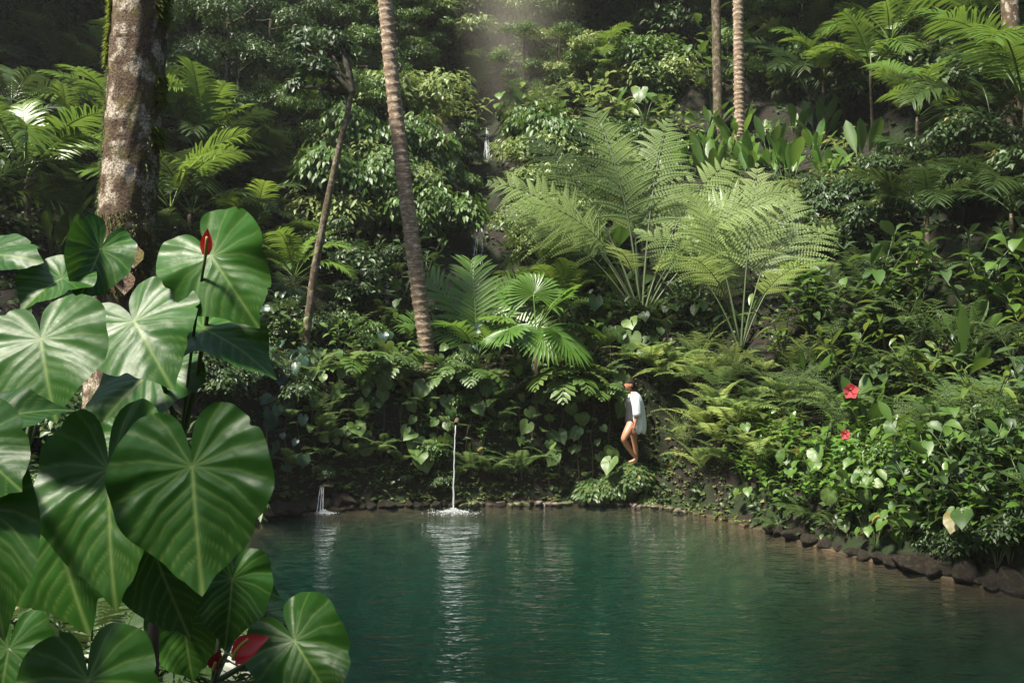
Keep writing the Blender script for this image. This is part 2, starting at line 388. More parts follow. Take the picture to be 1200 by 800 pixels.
def glook(g, x, y):
    u = np.clip((np.asarray(x, float)-HX0)/HS, 0, g.shape[1]-1.001); v = np.clip((np.asarray(y, float)-HY0)/HS, 0, g.shape[0]-1.001)
    i = u.astype(int); j = v.astype(int); fu = u-i; fv = v-j
    return (g[j, i]*(1-fu)+g[j, i+1]*fu)*(1-fv) + (g[j+1, i]*(1-fu)+g[j+1, i+1]*fu)*fv
def h1(x, y): return float(glook(HGRID, [x], [y])[0]) if abs(x) < 33 and 1.5 < y < 71 else float(H(np.array([x]), np.array([y]))[0])
def dist1(x, y): return float(glook(DGRID, [x], [y])[0])
def W3(px, py, Y): return Vector(((px-600)/F*Y, Y, CH+(PY0-py)/F*Y))
TS = np.concatenate([np.linspace(4.5, 30, 340), np.linspace(30.1, 70, 200)])
def hit(px, py):
    X = (px-600)/F*TS; Z = CH+(PY0-py)/F*TS
    g = glook(HGRID, X, TS) > Z
    i = int(np.argmax(g)) if g.any() else len(TS)-1
    Y = TS[i]; return Vector((X[i], Y, h1(X[i], Y)))

xs = np.concatenate([np.linspace(-60, -14, 40)[:-1], np.linspace(-14, 14, 180), np.linspace(14, 60, 40)[1:]])
ys = np.concatenate([np.linspace(-40, 2, 40)[:-1], np.linspace(2, 32, 200), np.linspace(32, 90, 80)[1:]])
GX, GY = np.meshgrid(xs, ys); GZ = H(GX, GY)
nx, ny = len(xs), len(ys)
idx = np.arange(nx*ny).reshape(ny, nx)
f4 = np.stack([idx[:-1, :-1], idx[:-1, 1:], idx[1:, 1:], idx[1:, :-1]], -1).reshape(-1, 4)
mb = MB().add(np.stack([GX, GY, GZ], -1), None, f4)
ground = tag(new_obj('ground', mb.mesh('ground', 'terrain')), 'dark earth floor of the gorge rising steeply behind the pool', 'ground', kind='structure')
# water: a closed body so that the light is absorbed with depth
cen = OUTS.mean(0); ex = OUTS + unit(np.c_[OUTS-cen, np.zeros(len(OUTS))])[:, :2]*0.45
n = len(ex); mb = MB()
top = np.c_[ex, np.zeros(n)]; bot = np.c_[ex, np.full(n, -4.0)]
mb.add(np.vstack([top, bot, [[cen[0], cen[1], 0]], [[cen[0], cen[1], -4]]]),
       [((i+1) % n, i, 2*n) for i in range(n)] + [(n+i, n+(i+1) % n, 2*n+1) for i in range(n)], [(i, (i+1) % n, n+(i+1) % n, n+i) for i in range(n)])
me = mb.mesh('water', 'water', smooth=False)
tag(new_obj('water', me), 'clear teal pool with small ripples', 'water', kind='structure')

# ------------------------------------------------------------------ leaf templates
HT = np.array([0, 8, 22, 45, 70, 95, 120, 140, 154, 164, 171, 176, 180]); HR = np.array([.76, .665, .60, .575, .55, .525, .495, .455, .41, .345, .26, .15, .07])
def seg_dist(p, a, b):
    e = b-a; t = np.clip(((p-a)@e)/(e@e), 0, 1); return np.linalg.norm(p-a-t[:, None]*e, axis=1)
def heart(nr, na, quilt=0.03, cup=0.15, droop=0.25, wave=0.02, seed=0, veinw=0.012, asym=0.0):
    rg = np.random.default_rng(seed)
    th = np.linspace(-180, 180, na+1); r = np.interp(np.abs(th), HT, HR)
    ph = rg.uniform(0, 6.28, 3)
    r = r*(1 + 0.02*np.sin(np.radians(th)*5+ph[0]) + 0.015*np.sin(np.radians(th)*9+ph[1]))
    if na > 100:                     # nicks and torn bits of the rim
        for _ in range(rg.integers(2, 6)):
            t_ = rg.uniform(-150, 150); r = r*(1-rg.uniform(.02, .09)*np.exp(-((th-t_)/rg.uniform(1.5, 4.5))**2))
    rr = (np.linspace(0, 1, nr+1)[1:])**0.85
    X = np.outer(rr, r*np.sin(np.radians(th))); Y = np.outer(rr, r*np.cos(np.radians(th)))
    p = np.c_[X.ravel(), Y.ravel()]; p = np.vstack([[0, 0], p])
    A = np.abs(p[:, 0]); pv = np.c_[A, p[:, 1]]
    dm = A.copy(); dm[p[:, 1] < 0] = 9
    dl = np.full(len(p), 9.0)
    left = p[:, 0] < 0
    for t0 in (0.0, 0.1, 0.2, 0.31, 0.42, 0.53):
        t0 = t0 + rg.uniform(-.025, .025); L = 0.62-0.7*t0; a = np.array([0, t0])
        b = a + L*0.5*np.array([0.78, 0.55]); c = b + L*0.55*np.array([0.62, 0.75])
        dl = np.minimum(dl, np.minimum(seg_dist(pv, a, b), seg_dist(pv, b, c)))
    for ang in (78, 104, 130, 152):
        a = np.zeros(2); b = 0.3*np.array([math.sin(R(ang)), math.cos(R(ang))]); c = b + 0.25*np.array([math.sin(R(ang-14)), math.cos(R(ang-14))])
        dl = np.minimum(dl, np.minimum(seg_dist(pv, a, b), seg_dist(pv, b, c)))
    dd = np.minimum(dm, dl)
    rad = np.linalg.norm(p, axis=1)
    z = quilt*(1-np.exp(-(dd/0.075)**2)) + cup*A**1.5 - droop*np.sign(p[:, 1])*p[:, 1]**2*(p[:, 1] > 0) + 0.1*cup*(p[:, 1] < 0)*p[:, 1]**2
    ang = np.arctan2(p[:, 0], p[:, 1])
    z += quilt*1.1*(fbm(p[:, 0]*5+seed*3.1+20, p[:, 1]*5+20, seed, 3)-.44)*sm(.05, .3, rad) - .12*np.maximum(0, p[:, 0]*(rg.random()-.5))*rad
    z += wave*rad**2*4*(np.sin(4*ang+ph[2]) + 0.7*np.sin(7*ang+ph[0])) + asym*p[:, 0]*rad
    vein = np.clip(np.exp(-(dm/(veinw*1.1))**2)*0.85 + 0.42*np.exp(-(dl/(veinw*.75))**2), 0, 1)
    m = na+1; q = []; tr = [(0, 1+j, 2+j) for j in range(na)]
    for i in range(nr-1):
        q += [(1+i*m+j, 1+(i+1)*m+j, 1+(i+1)*m+j+1, 1+i*m+j+1) for j in range(na)]
    return np.c_[p, z], tr, q, vein
HEARTLO = [heart(4, 22, 0.02, 0.2, 0.35, 0.02, s, 0.02) for s in range(5)]
def basis(d, up):
    d = unit(d); up = np.asarray(up, float); z = up-d*(up@d)
    if np.linalg.norm(z) < 1e-4: z = np.array([0, 1.0, 0])
    z = unit(z); return np.stack([np.cross(d, z), d, z])      # rows x, y, z
def put_heart(mb, tpl, at, d, up, L, wx=1.0, tint=None):
    v, tr, q, ve = tpl; B = basis(d, up)
    P = (v*np.array([wx, 1, 1])*L)@B + np.asarray(at, float)
    mb.add(P, tr, q, RNG.random() if tint is None else tint, ve)

# fronds: an arc that starts at elevation el0 and bends over
def arc(az, el0, L, droop, n=24, pw=1.4, base=(0, 0, 0)):
    s = np.linspace(0, 1, n); el = el0 - droop*s**pw
    d = np.stack([np.cos(el)*math.cos(az), np.cos(el)*math.sin(az), np.sin(el)], 1)
    p = np.cumsum(d, 0)*L/n + np.asarray(base); nn = np.stack([-np.sin(el)*math.cos(az), -np.sin(el)*math.sin(az), np.cos(el)], 1)
    return p, d, nn
def twist(d, nn, a):
    s = np.cross(d, nn); return nn*math.cos(a) + s*math.sin(a)
def samp(p, u):
    k = len(p)-1; x = np.clip(np.asarray(u)*k, 0, k); i = np.minimum(x.astype(int), k-1); f = (x-i)[:, None]; return p[i]*(1-f)+p[i+1]*f
def frond(mb, az, el0, L, droop, pairs=26, leaf=0.3, width=0.04, petiole=0.2, ang=60, ldroop=0.25, tw=0.0, pw=1.4, vee=0.25, rr=0.012, prof=STRAP, base=(0, 0, 0), jitter=0.05, shape='palm', rt=0.85):
    """pinnate frond: rachis plus leaflets"""
    p, d, nn = arc(az, el0, L, droop, 26, pw, base); nn = twist(d, nn, tw)
    tube(mb, p, np.linspace(rr, rr*0.25, len(p))*L, 5, rt)
    u = np.linspace(petiole, 1.0, pairs); t = (u-petiole)/(1-petiole)
    if shape == 'palm': ll = leaf*L*(0.45+0.75*np.sin(np.pi*np.clip(0.15+0.75*t, 0, 1)))*np.where(t > 0.9, 0.75, 1)
    else: ll = leaf*L*np.clip(np.minimum(1.0, 0.55+1.6*t)*(1-t**2.2*0.93), 0.04, 1)
    P = samp(p, u); Dd = unit(samp(d, u)); Nn = unit(samp(nn, u)); S = np.cross(Dd, Nn)
    g = RNG.random()
    for sg in (-1, 1):
        a = np.radians(ang)*(1-0.35*t) + RNG.normal(0, jitter, pairs)
        D2 = unit(Dd*np.cos(a)[:, None] + sg*S*np.sin(a)[:, None] + Nn*vee + RNG.normal(0, jitter, (pairs, 3)))
        blades(mb, P, D2, Nn, ll*RNG.uniform(0.88, 1.08, pairs), width*L*np.clip(ll/ll.max(), 0.35, 1), ldroop, prof, 0.12, np.clip(g*0.7+RNG.random(pairs)*0.3, 0, 0.96), flat=len(prof) < 5)
def bifrond(mb, az, el0, L, droop, pairs=15, leaf=0.3, pin=13, petiole=0.3, tw=0.0, pw=1.4, ldroop=0.2, base=(0, 0, 0), vee=0.1, rr=0.006, pinl=0.11, pinw=0.42, stalk=None, jit=0.07):
    """bipinnate fern frond: rachis, pinnae with their own midrib, rows of pinnules on both sides"""
    p, d, nn = arc(az, el0, L, droop, 26, pw, base); nn = twist(d, nn, tw)
    tube(mb if stalk is None else stalk, p, np.linspace(rr, rr*0.2, len(p))*L, 5, 0.9)
    u = np.linspace(petiole, 0.995, pairs); t = (u-petiole)/(1-petiole)
    ll = leaf*L*np.clip(np.minimum(1.0, 0.6+1.5*t)*(1-t**1.8*0.92), 0.05, 1)
    P = samp(p, u); Dd = unit(samp(d, u)); Nn = unit(samp(nn, u)); S = np.cross(Dd, Nn)
    g = RNG.random()
    for sg in (-1, 1):
        a = np.radians(64)*(1-0.3*t) + RNG.normal(0, jit, pairs)
        D2 = unit(Dd*np.cos(a)[:, None] + sg*S*np.sin(a)[:, None] + Nn*vee + RNG.normal(0, jit, (pairs, 3)))
        lj = ll.copy(); ll = lj*RNG.uniform(.78, 1.08, pairs); ldr = ldroop
        for i in range(pairs):
            if RNG.random() < .04: continue
            ldroop = ldr*RNG.uniform(.5, 2.2)
            n_ = max(4, int(pin*(0.35+0.65*ll[i]/ll.max())))
            w = np.linspace(0.04, 1, n_); c = P[i] + D2[i]*ll[i]*w[:, None]; c[:, 2] -= ldroop*ll[i]*w**2
            dd = unit(np.gradient(c, axis=0)); s2 = unit(np.cross(dd, Nn[i]))
            pl = pinl*leaf*L*(0.4+0.6*ll[i]/ll.max())*np.clip(1.08-w**1.7, 0.12, 1)*1.0
            tint = np.clip(g*0.6+RNG.random()*0.2+RNG.random(n_)*0.15, 0, 0.96)
            for s3 in (-1, 1):
                blades(mb, c, unit(s2*s3 + dd*0.45), Nn[i], pl, np.maximum(pl*pinw, 0.012*L), 0.12, RHOMB, 0.1, tint, flat=True)
            tube(mb, c, [0.0022*L]*n_, 3, 0.6, cap=False)
        ll = lj; ldroop = ldr

# ------------------------------------------------------------------ plant kinds (blueprints: parts as meshes in the plant's own frame)
def bp_fern(n, L, mat, pairs=22, leaf=0.22, droop=(0.9, 1.5), el=(0.7, 1.25), width=0.05):
    out = []
    for k in range(n):
        mb = MB(); az = 2*math.pi*k/n + random.uniform(-.3, .3)
        frond(mb, az, random.uniform(*el), L*random.uniform(.75, 1.1), random.uniform(*droop), pairs, leaf, width, 0.15, 72, 0.15, random.uniform(-.3, .3), 1.3, 0.1, 0.007, LANCE[[0, 1, 3, 4]], shape='fern')
        out.append(('frond', mb.mesh('frond', mat), None))
    return out
def bp_bifern(n, L, mat, droop=(0.8, 1.4), el=(0.8, 1.3), pairs=13, pin=11, petiole=0.25, trunk=0.0):
    out = []
    if trunk:
        mb = MB(); tube(mb, [(0, 0, -0.3), (0.03, 0.02, trunk*0.5), (0, 0, trunk)], [0.09, 0.07, 0.06], 8); out.append(('trunk', mb.mesh('trunk', 'stembrown'), None))
    for k in range(n):
        mb = MB(); az = 2*math.pi*k/n + random.uniform(-.3, .3)
        bifrond(mb, az, random.uniform(*el), L*random.uniform(.8, 1.1), random.uniform(*droop), pairs, 0.3, pin, petiole, random.uniform(-.3, .3), base=(0, 0, trunk))
        out.append(('frond', mb.mesh('frond', mat), None))
    return out
def bp_palm(n, L, mat, stem=0.0, pairs=30, leaf=0.24, width=0.028, droop=(0.9, 1.7), el=(0.6, 1.4), ldroop=0.35):
    out = []
    if stem:
        mb = MB(); k = 10; zz = np.linspace(-0.4, stem, k); tube(mb, np.c_[0.05*np.sin(zz), 0.04*np.cos(zz*1.3), zz], np.linspace(0.07, 0.05, k), 8)
        out.append(('trunk', mb.mesh('trunk', 'thinbark'), None))
    for k in range(n):
        mb = MB(); az = 2.4*k + random.uniform(-.3, .3)
        frond(mb, az, random.uniform(*el), L*random.uniform(.75, 1.1), random.uniform(*droop), pairs, leaf, width, 0.22, 62, ldroop, random.uniform(-.5, .5), 1.5, 0.25, 0.009, STRAP, base=(0, 0, stem))
        out.append(('frond', mb.mesh('frond', mat), None))
    return out
def fan(mb, az, el, Lp, Rf, droop=0.5, nseg=26, base=(0, 0, 0), spread=300, hang=0.25):
    p, d, nn = arc(az, el, Lp, droop, 12, 1.3, base); tube(mb, p, np.linspace(0.018, 0.012, 12), 5, 0.8)
    c, D, Nn = p[-1], d[-1], unit(nn[-1]+0.2*d[-1]); S = np.cross(D, Nn)
    a = np.radians(np.linspace(-spread/2, spread/2, nseg))
    d2 = D[None]*np.cos(a)[:, None] + S[None]*np.sin(a)[:, None] + Nn[None]*0.12
    g = RNG.random()*0.7
    blades(mb, np.repeat(c[None], nseg, 0), d2, Nn, Rf*(0.82+0.18*np.cos(a/2))*RNG.uniform(.94, 1.04, nseg), Rf*0.13, hang+RNG.uniform(0, .12, nseg), np.array([0.12, 0.65, 1.0, 0.75, 0.0]), 0.25, np.clip(g+RNG.random(nseg)*0.2, 0, .96))
def bp_taro(n, L, mat, h=0.8, tilt=(0.5, 1.1), spread=1.0):
    out = []
    for k in range(n):
        mb = MB(); az = 2.4*k + random.uniform(-.4, .4); el = random.uniform(0.6, 1.3); hh = h*random.uniform(.6, 1.1)
        dv = np.array([math.cos(az), math.sin(az), 0]); r = hh*math.cos(el)*spread
        tip = dv*r + np.array([0, 0, hh*math.sin(el)])
        tube(mb, bez((0, 0, -0.05), dv*r*0.4+np.array([0, 0, hh*0.8]), tip, 6), np.linspace(0.014, 0.008, 6)*(0.5+L), 4, 0.7)
        ti = random.uniform(*tilt); D = dv*math.cos(ti) - np.array([0, 0, math.sin(ti)])
        put_heart(mb, random.choice(HEARTLO), tip, D + RNG.normal(0, .15, 3), dv*0.4+np.array([0, 0, 1])+RNG.normal(0, .15, 3), L*random.uniform(.7, 1.15)*0.9, random.uniform(.75, .95))
        out.append(('leaf', mb.mesh('leaf', mat), None))
    return out
def bp_paddle(n, L, mat, W=0.26, el=(0.9, 1.4), stalk=0.35):
    out = []
    for k in range(n):
        mb = MB(); az = 2.4*k + random.uniform(-.4, .4); e = random.uniform(*el); l = L*random.uniform(.65, 1.1)
        d = np.array([math.cos(az)*math.cos(e), math.sin(az)*math.cos(e), math.sin(e)])
        b = np.array([math.cos(az), math.sin(az), 0])*random.uniform(0, .12)*L
        top = b+d*l*stalk; tube(mb, [b+(0, 0, -.1), b*.5+top*.5, top], [0.02, 0.015, 0.01], 5, 0.8)
        nn = np.array([-math.cos(az)*math.sin(e), -math.sin(az)*math.sin(e), math.cos(e)])
        pr = np.array([0.05, 0.45, 0.8, 1.0, 0.95, 0.7, 0.0])
        blades(mb, top, d+RNG.normal(0, .08, 3), nn+RNG.normal(0, .5, 3), l*(1-stalk)*1.2, W*l, random.uniform(0.0, 0.35), pr, 0.18, np.full(1, random.random()*.95))
        out.append(('leaf', mb.mesh('leaf', mat), None))
    return out
def bp_shrub(stems, h, leaf, mat, per=9, lw=0.4, spread=0.6, droop=0.35, whorl=False):
    """upright stems, every leaf a part"""
    out = []; mbs = []
    for k in range(stems):
        az = 2.4*k + random.uniform(-.5, .5); r = spread*h*random.uniform(.3, 1); hh = h*random.uniform(.6, 1.05)
        tip = np.array([math.cos(az)*r, math.sin(az)*r, hh]); c = bez((0, 0, -.1), tip*np.array([.3, .3, .6]), tip, 8)
        mb = MB(); tube(mb, c, np.linspace(0.014, 0.006, 8)*h, 4); out.append(('stem', mb.mesh('stem', 'stem'), None))
        for j in range(per):
            u = 0.35+0.65*(j+1)/per; P = samp(c, [u])[0]; a2 = az + 2.4*j + random.uniform(-.4, .4)
            e = random.uniform(-.1, .6) if j < per-2 else random.uniform(.4, 1.1)
            d = np.array([math.cos(a2)*math.cos(e), math.sin(a2)*math.cos(e), math.sin(e)])
            m2 = MB(); l = leaf*random.uniform(.7, 1.15)
            blades(m2, P, d, (0, 0, 1)+RNG.normal(0, .3, 3), l, l*lw, random.uniform(.1, droop*1.6), LANCE, 0.16, np.full(1, random.random()*.96))
            out.append(('leaf', m2.mesh('leaf', mat), None))
    return out
def dome_leaves(mb, nleaf, blobs, leaf, lw=0.45, droop=0.3, hang=0.5, shell=0.55, rg=RNG, up=0.55, prof=(0.2, 1.0, 0.0)):
    """leaf blades through the outer part of ellipsoid lobes; hang: how far the blades point down"""
    vol = np.array([b[3]*b[4] for b in blobs]); cnt = np.maximum(1, (nleaf*vol/vol.sum()).astype(int))
    for (cx, cy, cz, rx, rz), c in zip(blobs, cnt):
        v = unit(rg.normal(0, 1, (c, 3))); v[:, 2] = np.where(v[:, 2] < -0.35, -v[:, 2], v[:, 2])
        rad = (shell + (1-shell)*rg.random(c)**0.6)
        q1 = vnoise(v[:, 0]*3.1+cx*7+50, v[:, 1]*3.1+v[:, 2]*2.3+cz*5+50, 11); q2 = vnoise(v[:, 0]*7+cy*9+50, v[:, 2]*7+v[:, 1]*5+50, 12)
        rad = rad*(0.55+0.75*q1) + 0.16*(q2-.5) + rg.normal(0, .07, c)
        P = np.array([cx, cy, cz]) + v*rad[:, None]*np.array([rx, rx, rz])
        az = np.arctan2(v[:, 1], v[:, 0]) + rg.normal(0, .9, c)
        e = -hang + rg.normal(0, .35, c)
        D = np.stack([np.cos(az)*np.cos(e), np.sin(az)*np.cos(e), np.sin(e)], 1)
        Nn = v*(1-up) + np.array([0, 0, up]) + rg.normal(0, .28, (c, 3))
        l = leaf*rg.uniform(.6, 1.2, c); tint = np.clip(0.5*rg.random() + 0.5*rg.random(c), 0, 1)
        blades(mb, P, D, Nn, l, l*lw, droop, np.array(prof), 0.16, tint)
def bp_mound(h, w, nleaf, leaf, mat, nb=7, lw=0.45, hang=0.6, seed=0):
    rg = random.Random(seed); blobs = []
    for k in range(nb):
        a = rg.uniform(0, 6.28); r = w*rg.uniform(0, .75); rr = w*rg.uniform(.35, .6); zc = h*rg.uniform(.15, .75)*(1-0.5*r/w)
        blobs.append((math.cos(a)*r, math.sin(a)*r, zc, rr, rr*rg.uniform(.6, .95)))
    mb = MB(); dome_leaves(mb, nleaf, blobs, leaf, lw, 0.3, hang)
    m2 = MB()
    for b in blobs[:4]: tube(m2, bez((0, 0, -.2), (b[0]*.3, b[1]*.3, b[2]*.8), b[:3], 6), np.linspace(.035, .012, 6), 5)
    return [('foliage', mb.mesh('foliage', mat), 'stuff'), ('stem', m2.mesh('stem', 'stembrown'), None)]
def bp_tree(h, trunk_r, crown_w, crown_h, nleaf, leaf, mat, bark='darkbark', seed=0, first=0.45, lw=0.5):
    rg = random.Random(seed); mt = MB(); k = 12; zz = np.linspace(-0.6, h*0.8, k)
    cx = np.cumsum([rg.uniform(-.05, .05)*h*.12 for _ in range(k)]); cy = np.cumsum([rg.uniform(-.05, .05)*h*.12 for _ in range(k)])
    path = np.c_[cx-cx[0], cy-cy[0], zz]; tube(mt, path, np.linspace(trunk_r*1.25, trunk_r*.45, k), 9)
    blobs = []
    for j in range(11):
        u = first + (1-first)*j/10; P = samp(path, [u])[0]; a = 2.4*j+rg.uniform(-.4, .4); r = crown_w*rg.uniform(.35, .9)*(1.1-0.6*abs(u-.7))
        Q = P + np.array([math.cos(a)*r, math.sin(a)*r, crown_h*rg.uniform(.05, .3)])
        tube(mt, bez(P, P*.5+Q*.5+(0, 0, -.08*crown_h), Q, 7), np.linspace(trunk_r*.4, trunk_r*.1, 7), 5)
        rr = crown_w*rg.uniform(.28, .45); blobs.append((Q[0], Q[1], Q[2], rr, rr*rg.uniform(.5, .8)))
    mb = MB(); dome_leaves(mb, nleaf, blobs, leaf, lw, 0.25, 0.35, 0.3)
    return [('trunk', mt.mesh('trunk', bark), None), ('crown', mb.mesh('crown', mat), 'stuff')]

BP = {}
BP['fern'] = [bp_fern(9, 1.0, 'fern') for _ in range(3)]
BP['ferndark'] = [bp_fern(9, 1.0, 'ferndark') for _ in range(3)]
BP['fernpale'] = [bp_fern(9, 1.0, 'fernpale') for _ in range(2)]
BP['lacefern'] = [bp_bifern(8, 1.2, 'fern', pairs=12, pin=9, petiole=0.18) for _ in range(3)]
BP['lacepale'] = [bp_bifern(8, 1.2, 'fernpale', pairs=12, pin=9, petiole=0.18) for _ in range(2)]
BP['treefern'] = [bp_bifern(8, 2.4, 'fern', pairs=15, pin=12, petiole=0.2, trunk=0.9) for _ in range(2)]
BP['palmdark'] = [bp_palm(9, 2.4, 'palmdark', 0.5) for _ in range(3)]
BP['palm'] = [bp_palm(9, 2.6, 'palm', 0.8) for _ in range(3)]
BP['palmtall'] = [bp_palm(10, 3.0, 'palm', 2.6, 34) for _ in range(2)]
BP['taro'] = [bp_taro(9, 0.42, 'mid', 0.9) for _ in range(4)]
BP['tarodark'] = [bp_taro(9, 0.40, 'dark', 0.9) for _ in range(3)]
BP['taroblue'] = [bp_taro(10, 0.34, 'blue', 0.7) for _ in range(3)]
BP['paddle'] = [bp_paddle(9, 1.5, 'bright') for _ in range(4)]
BP['paddlemid'] = [bp_paddle(9, 1.4, 'mid', 0.22, (0.6, 1.4)) for _ in range(3)]
BP['shrub'] = [bp_shrub(5, 1.2, 0.34, 'mid', 7, .5) for _ in range(4)]
BP['shrubdark'] = [bp_shrub(5, 1.2, 0.32, 'dark', 7) for _ in range(3)]
BP['shrubbright'] = [bp_shrub(6, 0.9, 0.24, 'bright', 7, 0.42, 0.7) for _ in range(4)]
BP['shrubbig'] = [bp_shrub(5, 1.5, 0.55, 'mid', 6, .42, .6, .5) for _ in range(3)]
BP['shrubbigdark'] = [bp_shrub(5, 1.5, 0.5, 'dark', 6, .45, .6, .5) for _ in range(3)]
BP['shrubpale'] = [bp_shrub(5, 1.0, 0.28, 'pale', 7, 0.45) for _ in range(3)]
BP['varieg'] = [bp_shrub(6, 1.1, 0.34, 'varieg', 8, 0.26, 0.5, 0.5) for _ in range(4)]
BP['ivy'] = [bp_mound(1.7, 1.3, 2600, 0.19, 'mid', 8, 0.55, 0.75, s) for s in range(3)]
BP['ivypale'] = [bp_mound(1.5, 1.3, 2200, 0.17, 'pale', 8, 0.5, 0.4, s+10) for s in range(3)]
BP['bush'] = [bp_mound(1.3, 1.1, 1500, 0.15, 'dark', 7, 0.5, 0.3, s+20) for s in range(3)]
BP['bushmid'] = [bp_mound(1.3, 1.1, 1500, 0.15, 'mid', 7, 0.5, 0.3, s+30) for s in range(3)]
BP['treedark'] = [bp_tree(6.5, 0.12, 2.6, 4, 9000, 0.16, 'dark', seed=s, first=0.2) for s in range(3)]
BP['treemid'] = [bp_tree(6.0, 0.11, 2.4, 4, 8000, 0.17, 'mid', seed=s+5, first=0.2) for s in range(3)]
BP['treepale'] = [bp_tree(5.0, 0.10, 2.1, 3.4, 6000, 0.16, 'pale', seed=s+9, first=0.2) for s in range(2)]
BP['shadetree'] = [bp_tree(9.5, 0.12, 2.1, 2.4, 750, 0.26, 'dark', seed=40, first=0.72)]  # unseen tree added to dapple shade over the anthurium leaves
BP['canopy'] = [bp_tree(9.0, 0.28, 4.2, 3.5, 9000, 0.26, 'dark', seed=s+12, first=0.55) for s in range(2)]

NAME = dict(fern='fern', ferndark='fern', fernpale='fern', lacefern='lacy_fern', lacepale='lacy_fern', treefern='tree_fern', palmdark='palm', palm='palm', palmtall='palm',
            taro='heart_leaf_plant', tarodark='heart_leaf_plant', taroblue='heart_leaf_plant', paddle='ginger_plant', paddlemid='ginger_plant', shrub='broadleaf_shrub',
            shrubdark='broadleaf_shrub', shrubbright='broadleaf_shrub', shrubpale='broadleaf_shrub', shrubbig='large_leaf_shrub', shrubbigdark='large_leaf_shrub', varieg='croton_shrub', ivy='creeper_mound', ivypale='creeper_mound',
            bush='bush', bushmid='bush', treedark='jungle_tree', treemid='jungle_tree', treepale='jungle_tree', canopy='canopy_tree', shadetree='added_shade_tree')
CAT = dict(fern='fern', lacy_fern='fern', tree_fern='tree fern', palm='palm', heart_leaf_plant='plant', ginger_plant='plant', broadleaf_shrub='shrub', large_leaf_shrub='shrub', croton_shrub='shrub', creeper_mound='creeper', bush='bush', jungle_tree='tree', canopy_tree='tree', added_shade_tree='tree')
LOOK = dict(fern='arching green fern', ferndark='dark green arching fern', fernpale='pale green arching fern', lacefern='lacy green fern', lacepale='pale lacy fern', treefern='short-trunked tree fern', palmdark='dark feathery palm',
            palm='green feathery palm', palmtall='slim-stemmed feathery palm', taro='heart-leaved green plant', tarodark='dark heart-leaved plant', taroblue='bluish heart-leaved plant', paddle='bright upright paddle-leaved plant',
            paddlemid='slanting paddle-leaved plant', shrub='green broad-leaved shrub', shrubdark='dark broad-leaved shrub', shrubbright='bright green leafy shrub', shrubpale='pale green leafy shrub', shrubbig='green shrub with long leaves', shrubbigdark='dark shrub with long leaves',
            varieg='yellow-flecked narrow-leaved croton shrub', ivy='dense hanging creeper mound', ivypale='pale creeper mound', bush='dark small-leaved bush', bushmid='green small-leaved bush', treedark='dark fine-leaved tree',
            treemid='green fine-leaved tree', treepale='pale sunlit fine-leaved tree', canopy='tall broad-crowned tree', shadetree='added thin-crowned shade tree')
def grow(kind, loc, where, group=None, rz=None, sc=1.0, var=None):
    nm = NAME[kind]; bps = BP[kind]; b = bps[var % len(bps)] if var is not None else random.choice(bps)
    return plant(nm, b, loc, LOOK[kind] + ' ' + where, CAT[nm], group, rz, sc)
# ------------------------------------------------------------------ tall trunks
def rel(pts, base): return [Vector(p)-Vector(base) for p in pts]
def rough_trunk(mb, path, rad, ns=40, amp=0.05, seed=0, nring=140):
    path = np.asarray([tuple(p) for p in path]); u = np.linspace(0, 1, nring)
    k = np.linspace(0, 1, len(path)); P = np.stack([np.interp(u, k, path[:, i]) for i in range(3)], 1)
    for _ in range(6): P[1:-1] = (P[:-2]+2*P[1:-1]+P[2:])/4
    r = np.interp(u, np.linspace(0, 1, len(rad)), rad)
    T = unit(np.gradient(P, axis=0)); A = unit(np.cross(T, [0, 1.0, 0])); B = np.cross(T, A)
    a = np.linspace(0, 2*np.pi, ns, endpoint=False)
    UU, AA = np.meshgrid(P[:, 2]*2.2, a, indexing='ij')
    q = fbm(np.cos(AA)*2.2+10+UU*0.5, np.sin(AA)*2.2+UU, seed)-0.47
    q2 = fbm(np.cos(AA)*7+10+UU*2, np.sin(AA)*7+UU*3, seed+3)-0.47
    rr = r[:, None]*(1+amp*3*q+amp*2.2*q2)
    V = P[:, None]+rr[..., None]*(A[:, None]*np.cos(a)[None, :, None]+B[:, None]*np.sin(a)[None, :, None])
    i = np.arange(nring*ns).reshape(nring, ns); j = np.roll(i, -1, 1)
    mb.add(V, None, np.stack([i[:-1], j[:-1], j[1:], i[1:]], -1).reshape(-1, 4)); return P, r
def crown_on(top, w, h, n, leaf, mat, seed, off=(0, 0)):
    rg = random.Random(seed); blobs = []
    for k in range(9):
        a = 2.4*k; r = w*rg.uniform(.2, .8); rr = w*rg.uniform(.3, .5); blobs.append((top[0]+off[0]+math.cos(a)*r, top[1]+off[1]+math.sin(a)*r, top[2]+h*rg.uniform(0, .8), rr, rr*.7))
    mb = MB(); dome_leaves(mb, n, blobs, leaf, 0.5, .25, .35, .3); mt = MB()
    for b in blobs: tube(mt, bez(top, (top[0]*.6+b[0]*.4, top[1]*.6+b[1]*.4, b[2]*.8+top[2]*.2), b[:3], 6), np.linspace(.09, .03, 6), 6)
    return mb.mesh('crown', mat), mt.mesh('limb', 'darkbark')
